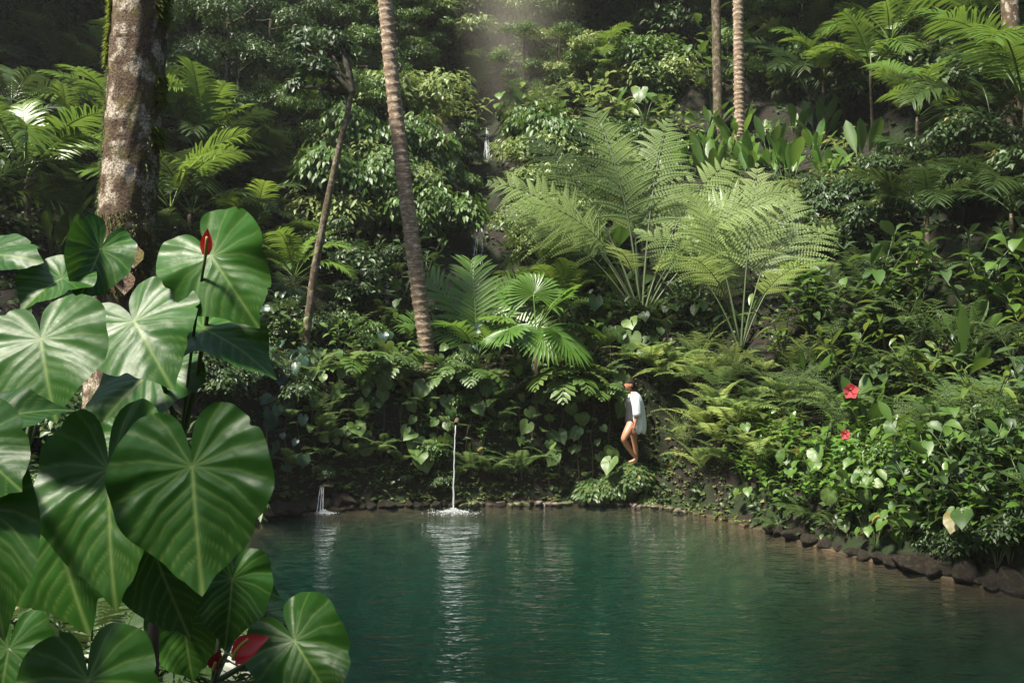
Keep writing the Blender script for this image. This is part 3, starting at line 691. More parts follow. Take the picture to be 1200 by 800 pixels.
# the big mossy trunk at the near left
b = Vector((-3.12, 8.0, h1(-3.12, 8.0)))
rt = root('mossy_tree', b, 'thick tree trunk patched with pale lichen and moss behind the anthurium leaves', 'tree')
pth = [b-Vector((0, 0, .4)), W3(142, 480, 8), W3(146, 350, 8), W3(150, 240, 8), W3(158, 110, 8), W3(166, -20, 8), W3(176, -180, 8), W3(182, -420, 8)]
mb = MB(); TP, TR = rough_trunk(mb, rel(pth, b), [.40, .30, .245, .22, .215, .21, .20, .17], 56, 0.05, 3, 220)
new_obj('trunk', mb.mesh('trunk', 'bark'), rt)
cm, lm = crown_on(TP[-1], 3.0, 2.2, 2600, .22, 'dark', 4, (2.6, 1.2)); new_obj('crown', cm, rt)['kind'] = 'stuff'; new_obj('limb', lm, rt)
# flaking plates of bark and moss tufts on the edges of the trunk
def tufts(P, r, spots, nper, ln, mat, nm, parent):
    for (u0, u1, a0, a1) in spots:
        m = MB(); n = nper
        u = RNG.uniform(u0, u1, n); a = np.radians(RNG.uniform(a0, a1, n))
        c = samp(P, u); rr = np.interp(u, np.linspace(0, 1, len(r)), r)
        o = np.stack([np.cos(a), np.sin(a), np.zeros(n)], 1)
        blades(m, c+o*rr[:, None]*1.0, unit(o+RNG.normal(0, .5, (n, 3))+np.array([0, 0, .1])), (0, 0, 1)+RNG.normal(0, .4, (n, 3)), ln*RNG.uniform(.5, 1.4, n), ln*.35, .5, RHOMB, .1, RNG.random(n)*.9, flat=True)
        o_ = new_obj(nm, m.mesh(nm, mat), parent); o_['kind'] = 'stuff'
def uz(py): return float(np.interp((CH+(PY0-py)/F*8)-b.z, TP[:, 2], np.linspace(0, 1, len(TP))))
tufts(TP, TR, [(uz(45), uz(-20), 150, 215), (uz(75), uz(40), 160, 205), (uz(30), uz(-20), -35, 20), (uz(125), uz(90), -25, 15), (uz(170), uz(150), -25, 20)], 420, .05, 'moss', 'moss_tuft', rt)
tufts(TP, TR, [(uz(350), uz(80), 170, 220), (uz(350), uz(120), -40, 10), (uz(350), uz(250), 200, 340)], 650, .035, 'mossdark', 'moss_tuft', rt)
for (px, py, a) in ((150, 318, -95), (168, 330, -70), (133, 322, -120), (176, 300, -60)):   # bark flaps at the flared foot
    m = MB(); z = CH+(PY0-py)/F*8-b.z; u = uz(py); c = samp(TP, [u])[0]; r_ = np.interp(u, np.linspace(0, 1, len(TR)), TR)
    d = np.array([math.cos(R(a)), math.sin(R(a)), 0]); blades(m, c+d*r_*1.0+(0, 0, .1), d*.5+np.array([0, 0, -1]), d, .25, .16, 0, PADDLE, .3)
    new_obj('bark_flap', m.mesh('bark_flap', 'bark'), rt)

def ring_trunk(mb, path, r0, r1, step=0.14, ns=20):
    path = np.asarray([tuple(p) for p in path]); ln = np.linalg.norm(np.diff(path, axis=0), axis=1).sum(); n = int(ln/step)
    u0 = np.linspace(0, 1, 200); k = np.linspace(0, 1, len(path)); Q = np.stack([np.interp(u0, k, path[:, i]) for i in range(3)], 1)
    for _ in range(40): Q[1:-1] = (Q[:-2]+2*Q[1:-1]+Q[2:])/4
    us, rs = [], []
    for i in range(n):
        f = RNG.uniform(.96, 1.05)
        us += [(i+.05)/n, (i+.6)/n, (i+.92)/n]; rs += [.95*f, 1.0*f, 1.1*f]
    us = np.array(us); P = samp(Q, us); r = np.array(rs)*np.interp(us, [0, .05, 1], [r0*1.25, r0, r1])
    a = np.linspace(0, 2*np.pi, ns, endpoint=False); T = unit(np.gradient(P, axis=0)); A = unit(np.cross(T, [0, 1.0, 0])); B = np.cross(T, A)
    jit = 1+.05*(RNG.random((len(P), ns))-.5)
    V = P[:, None]+(r[:, None]*jit)[..., None]*(A[:, None]*np.cos(a)[None, :, None]+B[:, None]*np.sin(a)[None, :, None])
    i = np.arange(len(P)*ns).reshape(len(P), ns); j = np.roll(i, -1, 1)
    mb.add(V, None, np.stack([i[:-1], j[:-1], j[1:], i[1:]], -1).reshape(-1, 4)); return Q
# the leaning ringed palm
b = hit(502, 428); Y = b.y
rt = root('coconut_palm', b, 'tall leaning palm with ringed brown trunk on the bank above the water jet', 'palm')
mb = MB(); Q = ring_trunk(mb, rel([b-Vector((0, 0, .5)), W3(500, 410, Y), W3(488, 320, Y), W3(474, 215, Y), W3(461, 110, Y), W3(452, 10, Y), W3(448, -55, Y), W3(444, -120, Y)], b), .17, .14)
new_obj('trunk', mb.mesh('trunk', 'palmbark'), rt)
for k in range(10):
    m = MB(); az = R(-8+165*k/9); frond(m, az, random.uniform(.1, 1.2), random.uniform(2.8, 3.5), random.uniform(1.0, 1.6), 44, .17, .014, .18, 65, .5, random.uniform(-.3, .3), 1.2, .05, .008, STRAP, base=tuple(Q[-1]))
    new_obj('frond', m.mesh('frond', 'palm'), rt)
# thin leaning tree
b = hit(356, 425); Y = b.y
rt = root('thin_tree', b, 'thin pale leaning tree left of the ringed palm', 'tree')
mb = MB(); TP2, _ = rough_trunk(mb, rel([b-Vector((0, 0, .5)), W3(358, 400, Y), W3(368, 320, Y), W3(383, 240, Y), W3(398, 170, Y), W3(408, 130, Y), W3(412, 105, Y)], b), [.10, .085, .08, .07, .065, .055, .05], 20, .05, 7, 90)
new_obj('trunk', mb.mesh('trunk', 'thinbark'), rt)
cm, lm = crown_on(TP2[-3], 1.05, 1.7, 2200, .14, 'dark', 14, (-.7, .5)); new_obj('crown', cm, rt)['kind'] = 'stuff'; new_obj('limb', lm, rt)
# two straight trunks on the right slope, one dark one at the edge
for (px, py, px2, wpx, look, mat) in ((842, 172, 839, 11, 'smooth grey straight trunk, left one of the pair above the paddle-leaved plants', 'thinbark'), (867, 176, 865, 13, 'ringed straight palm trunk, right one of the pair above the paddle-leaved plants', 'palmbark')):
    b = hit(px, py); Y = b.y; r_ = wpx*Y/F/2
    rt = root('straight_trunk_tree' if mat == 'thinbark' else 'straight_palm', b, look, 'tree' if mat == 'thinbark' else 'palm')
    mb = MB(); p_ = rel([b-Vector((0, 0, .6)), W3(px, py-20, Y), W3(px*.5+px2*.5, 80, Y), W3(px2, 0, Y), W3(px2, -120, Y), W3(px2, -230, Y)], b)
    if mat == 'palmbark': Q = ring_trunk(mb, p_, r_, r_*.85, .16)
    else: Q, _ = rough_trunk(mb, p_, [r_*1.3, r_, r_, r_*.95, r_*.85, r_*.7], 20, .02, 5, 100)
    new_obj('trunk', mb.mesh('trunk', mat), rt)
    if mat == 'palmbark':
        for k in range(12):
            m = MB(); frond(m, 2.4*k, random.uniform(-.1, 1.2), 3.6, random.uniform(1.0, 1.6), 36, .18, .016, .18, 65, .5, 0, 1.2, .05, .008, STRAP, base=tuple(Q[-1])); new_obj('frond', m.mesh('frond', 'palm'), rt)
    else:
        cm, lm = crown_on(Q[-1], 2.6, 2.2, 4200, .24, 'mid', 24); new_obj('crown', cm, rt)['kind'] = 'stuff'; new_obj('limb', lm, rt)
b = hit(1188, 150); Y = b.y; rt = root('shaded_tree', b, 'dark shaded trunk high on the right slope beside feathery palms', 'tree')
mb = MB(); Q, _ = rough_trunk(mb, rel([b-Vector((0, 0, .5)), W3(1187, 90, Y), W3(1183, 0, Y), W3(1180, -120, Y), W3(1178, -260, Y)], b), [.3, .22, .2, .18, .14], 24, .04, 15, 90)
new_obj('trunk', mb.mesh('trunk', 'bark'), rt); cm, lm = crown_on(Q[-1], 3.0, 2.4, 4500, .24, 'dark', 34); new_obj('crown', cm, rt)['kind'] = 'stuff'; new_obj('limb', lm, rt)

# ------------------------------------------------------------------ anthurium plants in the foreground
GRD = h1(-1.4, 3.6)
def anth_leaf(parent, base, at, Ya, tip, Yt, wx, nrm, stemtop, seed, cup=.15, droop=.3, wave=.03, asym=0., quilt=.016, light=None):
    A = np.array(W3(*at, Ya)); T = np.array(W3(*tip, Yt)); d = T-A; L = np.linalg.norm(d)/.74
    m = MB(); v = heart(38, 168, quilt, cup, droop, wave, seed, .0115, asym)
    B = basis(d, nrm); vv = v[0].copy()
    P = (vv*np.array([wx, 1, 1])*L)@B + A - np.array(base)
    m.add(P, v[1], v[2], .5 if light is None else light, v[3])
    o = new_obj('leaf', m.mesh('leaf', 'anth'), parent)
    z = B[2]; m2 = MB(); a0 = A-np.array(base); s0 = np.array(stemtop)-np.array(base)
    mid = a0 - z*.16*L*1.6 + (s0-a0)*.35 + np.array([0, 0, .06])
    tube(m2, bez(s0, mid, a0-z*.004, 14), np.linspace(.011, .007, 14), 8)
    new_obj('petiole', m2.mesh('petiole', 'stem'), o)
    return o
def anth_plant(base, top, label):
    b = Vector(base); r = root('anthurium_plant', b, label, 'plant', 'anthurium plants at the near bank')
    m = MB(); t = Vector(top)-b; tube(m, bez((0, 0, -.1), (t.x*.2, t.y*.2, t.z*.6), tuple(t), 12), np.linspace(.03, .018, 12)*(1+.1*RNG.random(12)), 10); new_obj('stem', m.mesh('stem', 'stembrown'), r)
    return r
def gz(x, y): return (x, y, h1(x, y))
# upper plant: the three glossy leaves under the mossy trunk
bA = gz(-1.5, 4.05); tA = tuple(W3(212, 520, 3.95)); pA = anth_plant(bA, tA, 'anthurium with glossy leaves and one red spathe held in front of the mossy trunk')
anth_leaf(pA, bA, (248, 300), 3.75, (296, 374), 3.62, .86, (-.25, -.75, .6), tA, 1, .30, .35, .03, -.12)
anth_leaf(pA, bA, (238, 385), 3.85, (317, 419), 3.70, .78, (.12, -.55, .8), tA, 2, .10, .28, .04, .1)
anth_leaf(pA, bA, (157, 376), 3.65, (192, 438), 3.45, 1.0, (-.05, -.8, .6), tA, 3, .12, .2, .03, .0)
anth_leaf(pA, bA, (178, 436), 3.95, (92, 500), 3.8, 1.0, (0, -.5, .85), tA, 4, -.1, .3, .03)
# left plant
bB = gz(-1.95, 3.5); tB = tuple(W3(20, 560, 3.5)); pB = anth_plant(bB, tB, 'anthurium with broad dark leaves against the left of the mossy trunk, one leaf edge sunlit')
anth_leaf(pB, bB, (48, 397), 3.2, (58, 487), 3.05, 1.02, (.02, -.88, .45), tB, 5, .12, .2, .02)
anth_leaf(pB, bB, (-22, 300), 3.9, (40, 292), 3.8, .85, (.1, -.6, .8), tB, 6, .1, .35, .03, .1)
anth_leaf(pB, bB, (73, 326), 3.9, (20, 352), 3.75, 1.05, (-.1, -.75, .6), tB, 7, .25, .2, .03)
anth_leaf(pB, bB, (118, 292), 4.0, (92, 352), 3.85, .7, (.5, -.6, .5), tB, 8, .4, .2, .03, .2)
anth_leaf(pB, bB, (-22, 500), 2.75, (64, 455), 2.8, .8, (-.1, -.7, .75), tB, 9, .2, .5, .03, .15)
anth_leaf(pB, bB, (-20, 595), 2.55, (0, 745), 2.45, .55, (.3, -.9, .25), tB, 10, .1, .1, .02)
anth_leaf(pB, bB, (-35, 520), 2.6, (25, 575), 2.5, .8, (.2, -.9, .3), tB, 18, .1, .1, .02)
# centre plant: the two biggest leaves
bC = gz(-1.2, 3.3); tC = tuple(W3(180, 730, 3.35)); pC = anth_plant(bC, tC, 'anthurium with the two largest quilted heart-shaped leaves hanging side by side')
anth_leaf(pC, bC, (127, 549), 3.2, (126, 706), 3.0, .72, (-.12, -.9, .35), tC, 11, .18, .15, .02, .05, .025)
anth_leaf(pC, bC, (225, 547), 3.0, (236, 692), 2.88, .9, (.05, -.88, .42), tC, 12, .12, .15, .02, 0, .026)
anth_leaf(pC, bC, (178, 640), 3.25, (218, 746), 3.15, .68, (.1, -.85, .3), tC, 13, .1, .15, .02)
anth_leaf(pC, bC, (150, 512), 3.5, (95, 560), 3.4, .8, (-.1, -.6, .7), tC, 19, .1, .3, .03)
anth_leaf(pC, bC, (62, 612), 3.5, (98, 738), 3.42, .95, (-.05, -.85, .4), tC, 22, .1, .2, .02)
anth_leaf(pC, bC, (215, 730), 3.6, (225, 800), 3.55, .9, (.1, -.8, .5), tC, 23, .1, .2, .02)
# low plant over the water
bD = gz(-1.05, 3.55); tD = tuple(W3(250, 800, 3.5)); pD = anth_plant(bD, tD, 'low anthurium with smaller leaves and red spathes overhanging the pool water')
anth_leaf(pD, bD, (272, 678), 3.6, (266, 758), 3.5, .85, (.35, -.8, .4), tD, 14, .2, .2, .03, .1)
anth_leaf(pD, bD, (345, 750), 3.35, (394, 832), 3.2, .82, (-.1, -.8, .5), tD, 15, .2, .2, .03)
anth_leaf(pD, bD, (318, 800), 3.4, (372, 812), 3.3, .6, (0, -.3, .95), tD, 16, .1, .2, .03)
anth_leaf(pD, bD, (300, 690), 3.9, (335, 702), 3.85, .4, (0, -.4, .9), tD, 20, .1, .2, .03)
bE = gz(-1.2, 2.75); tE = tuple(W3(60, 900, 2.7)); pE = anth_plant(bE, tE, 'anthurium with one broad shaded leaf low at the foot of the others')
anth_leaf(pE, bE, (103, 797), 2.6, (108, 930), 2.5, .95, (0, -.88, .45), tE, 17, .15, .15, .02)
anth_leaf(pE, bE, (10, 760), 2.9, (-10, 860), 2.8, .8, (.1, -.8, .5), tE, 21, .1, .15, .02)
def spathe(parent, base, at, Y, tip, w, nrm, mat, stemtop):
    A = np.array(W3(*at, Y)); T = np.array(W3(*tip, Y-.02)); d = T-A; L = np.linalg.norm(d); m = MB()
    blades(m, (A-np.array(base))[None], d, np.array(nrm, float)[None], L, w*L, .1, np.array([.5, .9, 1, .8, .45, 0]), .28, np.full(1, .5))
    o = new_obj('spathe', m.mesh('spathe', mat), parent); B = basis(d, nrm)
    m2 = MB(); tube(m2, bez(A+B[2]*.01, A+d*.3+B[2]*.05, A+d*.65+B[2]*.045, 8)-np.array(base), np.linspace(.007, .005, 8), 8); new_obj('spadix', m2.mesh('spadix', 'spadix'), o)
    m3 = MB(); s = np.array(stemtop); tube(m3, bez(s, (s+A)/2+(0, 0, .1), A, 10)-np.array(base), np.full(10, .006), 6); new_obj('flower_stalk', m3.mesh('flower_stalk', 'stem'), o)
spathe(pA, bA, (241, 298), 3.66, (243, 264), .42, (.3, -.9, .2), 'red', tA)
spathe(pD, bD, (276, 772), 3.1, (316, 740), .6, (-.2, -.75, .5), 'red', tD)
spathe(pD, bD, (250, 782), 3.4, (258, 758), .6, (.3, -.8, .4), 'darkred', tD)

# ------------------------------------------------------------------ hero plants of the far bank
# giant fern with bright plumes
b = hit(752, 378); rt = root('giant_fern', b, 'giant fern with huge pale sunlit plumes on brown stalks in the middle of the slope', 'tree fern')
for (az, el, L, dr, tw, pt) in ((150, 1.25, 5.4, .65, -.6, .40), (122, 1.42, 5.6, .5, -.3, .4), (98, 1.35, 5.2, .6, 0, .4), (66, 1.38, 5.5, .6, .3, .40), (36, 1.22, 5.0, .75, .7, .40), (176, 1.15, 4.8, 1.0, -1.0, .42), (4, 1.12, 4.8, 1.05, 1.0, .42), (165, 1.0, 4.2, .8, -.9, .42),
                           (-25, 1.2, 4.2, 1.3, .8, .45), (-60, 1.3, 2.6, 1.5, .3, .48), (-120, 1.3, 2.6, 1.5, -.3, .48), (-155, 1.2, 4.2, 1.3, -.8, .45), (18, .95, 4.2, .7, .9, .45), (140, 1.05, 4.6, .8, -.5, .4)):
    m = MB(); bifrond(m, R(az), el, L, dr, 17, .27, 17, pt, tw, 1.5, .18, pinl=.09, stalk=(sk := MB())); fo = new_obj('frond', m.mesh('frond', 'fernpale'), rt); new_obj('stalk', sk.mesh('stalk', 'stem'), fo)
b = hit(868, 418); rt = root('giant_fern', b, 'tall fern with upright lacy fronds on bare stalks right of the giant sunlit fern', 'tree fern')
for (az, el, L, dr, tw, pt) in ((60, 1.38, 4.2, .25, .3, .42), (130, 1.4, 3.8, .5, -.3, .45), (160, 1.25, 3.5, .9, -.8, .45), (20, 1.2, 3.6, .8, .8, .45), (40, 1.25, 4.0, .5, .5, .42), (110, 1.3, 3.9, .5, -.1, .42), (-60, 1.25, 3.0, 1.4, 0, .45), (-130, 1.2, 3.2, 1.3, 0, .5), (95, 1.1, 3.4, .8, 0, .4)):
    m = MB(); bifrond(m, R(az), el, L, dr, 17, .28, 15, pt, tw, 1.4, .15, pinl=.095, stalk=(sk := MB())); fo = new_obj('frond', m.mesh('frond', 'fernpale'), rt); new_obj('stalk', sk.mesh('stalk', 'stem'), fo)
# stepped fern in the dark hollow at the right
for (px, py, sc_, lab, k) in ((1010, 345, .95, 'lacy fern with stepped fronds before the dark hollow on the right', 'lacefern'), (1165, 235, 1.25, 'bright yellow-green fern spreading over the upper right slope', 'lacefern'),
                          (850, 455, 1.0, 'lacy fern reaching over the dark hollow beside the woman', 'lacepale'), (955, 300, .9, 'pale lacy fern with drooping fronds on a ledge at the dark hollow', 'lacepale'), (820, 425, .85, 'pale fern with flat spreading fronds below the tall stalks', 'lacepale')):
    bps = BP[k]; plant('lacy_fern', bps[0], hit(px, py), lab, 'fern', sc=sc_*hit(px, py).y/20)
b = hit(775, 452); rt = root('fern', b, 'fern whose long frond arches over the head of the woman', 'fern')
for (az, el, L, dr) in ((182, .75, 1.25, .9), (200, .9, 1.1, 1.1), (150, .9, 1.0, 1.2), (20, .9, 1.1, 1.1), (-40, .9, 1.0, 1.2), (-100, .8, 1.0, 1.2)):
    m = MB(); frond(m, R(az), el, L, dr, 22, .2, .05, .1, 70, .15, .2, 1.2, .1, .007, LANCE[[0, 1, 3, 4]], shape='fern'); new_obj('frond', m.mesh('frond', 'fernpale'), rt)
# fan palm and feather palm in the middle
b = hit(628, 492); rt = root('fan_palm', b, 'fan palm with pleated round leaves in the middle of the far bank', 'palm')
m = MB(); tube(m, [(0, 0, -.3), (.02, 0, .8), (0, 0, 1.5)], [.06, .05, .05], 8); new_obj('trunk', m.mesh('trunk', 'stembrown'), rt)
for (az, el, lp, rf, dr) in ((100, 1.4, .95, .75, .25), (60, 1.2, 1.0, .7, .6), (20, .75, .9, .75, 1.0), (-40, .7, .75, .75, 1.5), (-75, .9, .6, .7, 1.7), (-140, .8, .8, .65, 1.3), (170, .9, .8, .65, .8), (130, 1.2, .9, .7, .4), (-10, 1.2, 1.0, .6, .5)):
    m = MB(); fan(m, R(az), el, lp, rf, dr, 28, (0, 0, 1.45), 250, .22); new_obj('leaf', m.mesh('leaf', 'bright'), rt)
b = hit(560, 424); rt = root('feather_palm', b, 'young palm with two-ranked feather leaves between the ringed trunk and fan palm', 'palm')
for (az, el, L, dr, tw) in ((150, 1.2, 2.4, .7, -.5), (100, 1.3, 2.5, .5, 0), (55, 1.15, 2.3, .7, .5), (185, .8, 1.8, .8, -.8), (5, .8, 1.8, .9, .8), (-60, 1.0, 1.5, 1.2, 0), (-120, 1.0, 1.6, 1.2, 0), (125, 1.0, 2.2, .7, .1)):
    m = MB(); frond(m, R(az), el, L, dr, 20, .3, .034, .22, 58, .22, tw, 1.3, .25, .01, STRAP); new_obj('frond', m.mesh('frond', 'bright'), rt)
# philodendron with big drooping divided leaves left of the woman
b = hit(662, 470); rt = root('philodendron', b, 'climbing philodendron with large drooping divided leaves left of the woman', 'plant')
for (az, el, L, dr, tw) in ((-120, .9, 1.5, 1.9, .4), (-95, .7, 1.4, 1.9, .1), (-70, .8, 1.4, 1.8, -.2), (-45, .9, 1.3, 1.7, -.3), (-150, .8, 1.3, 1.6, .3), (-20, 1.0, 1.2, 1.4, -.4), (-85, 1.1, 1.2, 1.6, 0)):
    m = MB(); frond(m, R(az), el, L, dr, 9, .34, .13, .3, 66, .3, tw, 1.2, .1, .012, LANCE, shape='fern'); new_obj('leaf', m.mesh('leaf', 'vine'), rt)
# feathery palms showing pale fronds beside the mossy trunk
for (px, py, k, sc_, lab) in ((222, 262, 'palm', .8, 'feathery palm with pale fronds just right of the mossy trunk'), (300, 318, 'palm', .75, 'feathery palm with drooping fronds behind the red spathe leaf'), (345, 352, 'palm', .6, 'small feathery palm at the thin leaning tree'),
                          (35, 235, 'palmdark', .9, 'feathery palm with long fronds left of the mossy trunk'), (90, 300, 'palmdark', .8, 'low dark palm at the left foot of the mossy trunk')):
    plant('palm', BP[k][1], hit(px, py), lab, 'palm', sc=sc_)
for (px, py, s_, lab) in ((415, 445, .8, 'drooping divided-leaf plant on the bank above the little spout'), (470, 438, .85, 'drooping divided-leaf plant under the ringed palm'), (548, 446, .8, 'drooping divided-leaf plant right above the water jet'), (700, 470, .75, 'drooping divided-leaf plant close beside the woman')):
    q = hit(px, py); rt = root('philodendron', q, lab, 'plant', 'drooping divided-leaf plants on the bank')
    for k in range(7):
        m = MB(); frond(m, R(-90+random.uniform(-75, 75)), random.uniform(.6, 1.2), s_*random.uniform(1.1, 1.6), random.uniform(1.4, 2.0), 9, .34, .13, .3, 66, .3, random.uniform(-.4, .4), 1.2, .1, .012, LANCE, shape='fern'); new_obj('leaf', m.mesh('leaf', random.choice(('vine', 'mid', 'fern'))), rt)
# drooping ferns on the bank face
for (px, py, lab, k, s_) in ((585, 490, 'fern with long drooping dark fronds on the bank beside the water jet', 'ferndark', 1.25), (505, 548, 'small bright fern just left of the water jet', 'fern', .75), (448, 455, 'flat pale fern frond plant among the heart-leaved vines', 'fernpale', .8),
                           (640, 545, 'tufted fern hanging above the row of stones', 'fern', .7)):
    plant('fern', BP[k][0], hit(px, py), lab, 'fern', sc=s_)

# heart-leaved vines on the bank: every leaf hangs on the wall
VL = []
for s in range(6):
    m = MB(); put_heart(m, HEARTLO[s % 5], (0, 0, 0), (0, 1, 0), (0, 0, 1), 1.0, .82+.04*s, s/6); VL.append(m.mesh('leaf', 'vine'))
VLB = []
for s in range(4):
    m = MB(); put_heart(m, HEARTLO[s % 5], (0, 0, 0), (0, 1, 0), (0, 0, 1), 1.0, .8+.04*s, s/4); VLB.append(m.mesh('leaf', 'blue'))
def vine(x0, x1, y0, y1, n, size, label, group, meshes=VL, out=.45):
    n = int(n*.6)
    top = hit((x0+x1)/2, y0+8); r = root('heart_leaf_vine', top, label, 'vine', group)
    for k in range(max(2, int((x1-x0)/16))):
        px = x0+(x1-x0)*(k+.5)/max(2, int((x1-x0)/16)); pts = []
        for py in np.linspace(y0, y1, 6):
            q = hit(px+random.uniform(-4, 4), py); pts.append((q.x-top.x, q.y-.06-top.y, q.z-top.z))
        m = MB(); tube(m, pts, np.full(6, .012), 4); new_obj('stem', m.mesh('stem', 'stembrown'), r)
    for _ in range(n):
        q = hit(random.uniform(x0, x1), y0+(y1-y0)*random.random()**1.1); e = 0.12
        g = np.array([-(h1(q.x+e, q.y)-h1(q.x-e, q.y))/(2*e), -(h1(q.x, q.y+e)-h1(q.x, q.y-e))/(2*e), 1.0]); g = unit(g)
        pos = np.array(q)+g*random.uniform(.05, out)+np.array([0, 0, .08])
        nrm = unit(g*.6+np.array([0, -.5, .7])+RNG.normal(0, .4, 3)); d = np.array([0, -.35, -1])+RNG.normal(0, .5, 3)
        B = basis(d, nrm); mt = Matrix(((B[0][0], B[1][0], B[2][0]), (B[0][1], B[1][1], B[2][1]), (B[0][2], B[1][2], B[2][2]))).to_4x4()
        o = new_obj('leaf', random.choice(meshes), r); s = size*random.choice((.55, .7, .9, 1.0, 1.25))*random.uniform(.85, 1.15)
        o.matrix_local = Matrix.Translation(Vector(pos)-top) @ mt @ Matrix.Diagonal((s, s, s, 1))
gv = 'heart-leaved vines on the far bank'
for (x0, x1, y0, y1, n, sz) in ((395, 440, 425, 535, 30, .25), (438, 482, 428, 545, 34, .27), (478, 520, 432, 550, 36, .29), (520, 560, 428, 540, 30, .26), (556, 600, 430, 520, 26, .24)):
    vine(x0, x1, y0, y1, n, sz, 'heart-leaved green vine hanging on the bank around the water jet', gv)
vine(600, 650, 440, 565, 40, .26, 'heart-leaved vine under the fan palm', gv); vine(648, 722, 450, 560, 60, .28, 'heart-leaved vine with big leaves just left of the woman', gv)
vine(340, 400, 425, 530, 46, .22, 'small heart-leaved vine above the little spout', gv)
vine(305, 345, 440, 565, 34, .24, 'bluish heart-leaved vine in shade at the left end of the far bank', None, VLB)
vine(690, 790, 392, 432, 30, .32, 'heart-leaved vine climbing under the giant fern above the woman', None)
vine(985, 1060, 585, 635, 22, .2, 'pale heart-leaved vine dangling over the right bank earth', None)

# ------------------------------------------------------------------ planting of the slope, by area of the photograph
ORD = 'nearest second third fourth fifth sixth seventh eighth ninth tenth eleventh twelfth thirteenth fourteenth fifteenth sixteenth seventeenth eighteenth nineteenth twentieth'.split()
ORD += ['twenty-'+o for o in ['first']+ORD[1:9]] + ['thirtieth'] + ['thirty-'+o for o in ['first']+ORD[1:9]] + ['fortieth']
PENDING = {}
def number_labels():
    for (k, where, mark), lst in PENDING.items():
        mp = MARKS[mark]; lst.sort(key=lambda o: (o.location-mp).length)
        for i, o in enumerate(lst):
            if len(lst) == 1: o['label'] = LOOK[k]+' '+where
            else:
                o['label'] = LOOK[k]+' '+where+', '+(ORD[min(i, 39)]+' to ' if i == 0 else ORD[min(i, 39)]+' from ')+mark
                o['group'] = LOOK[k]+' '+where
def scatter(x0, y0, x1, y1, dx, dy, kinds, where, group, smin=.8, smax=1.2, skip=None):
    r = 0; py = y0
    while py <= y1:
        px = x0 + (dx/2 if r % 2 else 0)
        while px <= x1:
            qx, qy = px+random.uniform(-.35, .35)*dx, py+random.uniform(-.35, .35)*dy
            px += dx
            if skip and skip(qx, qy): continue
            k, s = random.choice(kinds); q = hit(qx, qy)
            if q.y > 62 or dist1(q.x, q.y) < 0.2: continue
            PENDING.setdefault((k, where, group), []).append(grow(k, q-Vector((0, 0, .03)), where, None, sc=s*random.uniform(smin, smax)))
        py += dy; r += 1
MARKS = {'the twin trunks': hit(855, 172), 'the upper cascade': hit(571, 170), 'the mossy trunk': Vector((-3.1, 8, 2)), 'the thin tree': hit(356, 425), 'the little spout': hit(378, 566), 'the ringed palm': hit(502, 428), 'the waterfall': hit(560, 300),
         'the giant fern': hit(752, 378), 'the paddle clump': hit(900, 200), 'the woman': Vector((2.43, 19.55, .8)), 'the large red flower': hit(996, 457), 'the small red flower': hit(990, 508)}
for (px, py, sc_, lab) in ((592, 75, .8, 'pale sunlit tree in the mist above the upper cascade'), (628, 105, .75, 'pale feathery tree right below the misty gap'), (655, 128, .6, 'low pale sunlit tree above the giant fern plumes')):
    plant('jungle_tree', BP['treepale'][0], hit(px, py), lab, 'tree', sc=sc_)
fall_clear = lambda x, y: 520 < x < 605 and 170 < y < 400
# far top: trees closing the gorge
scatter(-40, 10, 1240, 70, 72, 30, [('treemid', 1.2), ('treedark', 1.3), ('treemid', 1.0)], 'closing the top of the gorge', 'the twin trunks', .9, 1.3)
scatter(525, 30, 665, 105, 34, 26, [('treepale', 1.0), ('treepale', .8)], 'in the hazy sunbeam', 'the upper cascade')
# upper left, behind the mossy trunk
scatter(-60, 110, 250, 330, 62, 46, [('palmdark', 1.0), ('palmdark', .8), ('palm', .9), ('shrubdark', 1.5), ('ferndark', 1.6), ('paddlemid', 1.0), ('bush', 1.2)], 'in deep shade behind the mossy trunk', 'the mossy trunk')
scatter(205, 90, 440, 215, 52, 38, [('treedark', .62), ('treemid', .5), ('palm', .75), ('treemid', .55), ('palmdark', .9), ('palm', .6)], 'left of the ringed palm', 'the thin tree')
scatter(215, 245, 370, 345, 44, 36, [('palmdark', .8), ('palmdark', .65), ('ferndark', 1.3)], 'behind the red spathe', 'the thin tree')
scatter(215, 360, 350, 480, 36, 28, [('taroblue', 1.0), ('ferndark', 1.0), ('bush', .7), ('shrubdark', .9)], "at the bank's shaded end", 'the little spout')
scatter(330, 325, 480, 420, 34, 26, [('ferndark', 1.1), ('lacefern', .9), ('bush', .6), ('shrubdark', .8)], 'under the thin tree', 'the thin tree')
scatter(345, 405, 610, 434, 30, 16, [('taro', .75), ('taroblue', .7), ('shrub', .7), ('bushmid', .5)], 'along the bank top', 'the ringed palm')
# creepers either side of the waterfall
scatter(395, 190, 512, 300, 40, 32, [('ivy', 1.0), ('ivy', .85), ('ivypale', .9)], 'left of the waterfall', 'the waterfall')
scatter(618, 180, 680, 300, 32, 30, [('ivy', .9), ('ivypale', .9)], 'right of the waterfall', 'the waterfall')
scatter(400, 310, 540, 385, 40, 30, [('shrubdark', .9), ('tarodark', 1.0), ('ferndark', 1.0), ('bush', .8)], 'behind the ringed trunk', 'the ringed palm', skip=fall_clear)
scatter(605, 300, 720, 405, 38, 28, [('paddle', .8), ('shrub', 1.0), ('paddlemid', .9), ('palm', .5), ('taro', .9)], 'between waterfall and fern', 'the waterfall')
scatter(440, 90, 640, 175, 50, 34, [('treemid', .5), ('palm', .8), ('shrubpale', 1.3), ('ivypale', 1.1), ('taro', 1.5), ('lacefern', 1.4)], 'on the slope above the waterfall', 'the upper cascade')
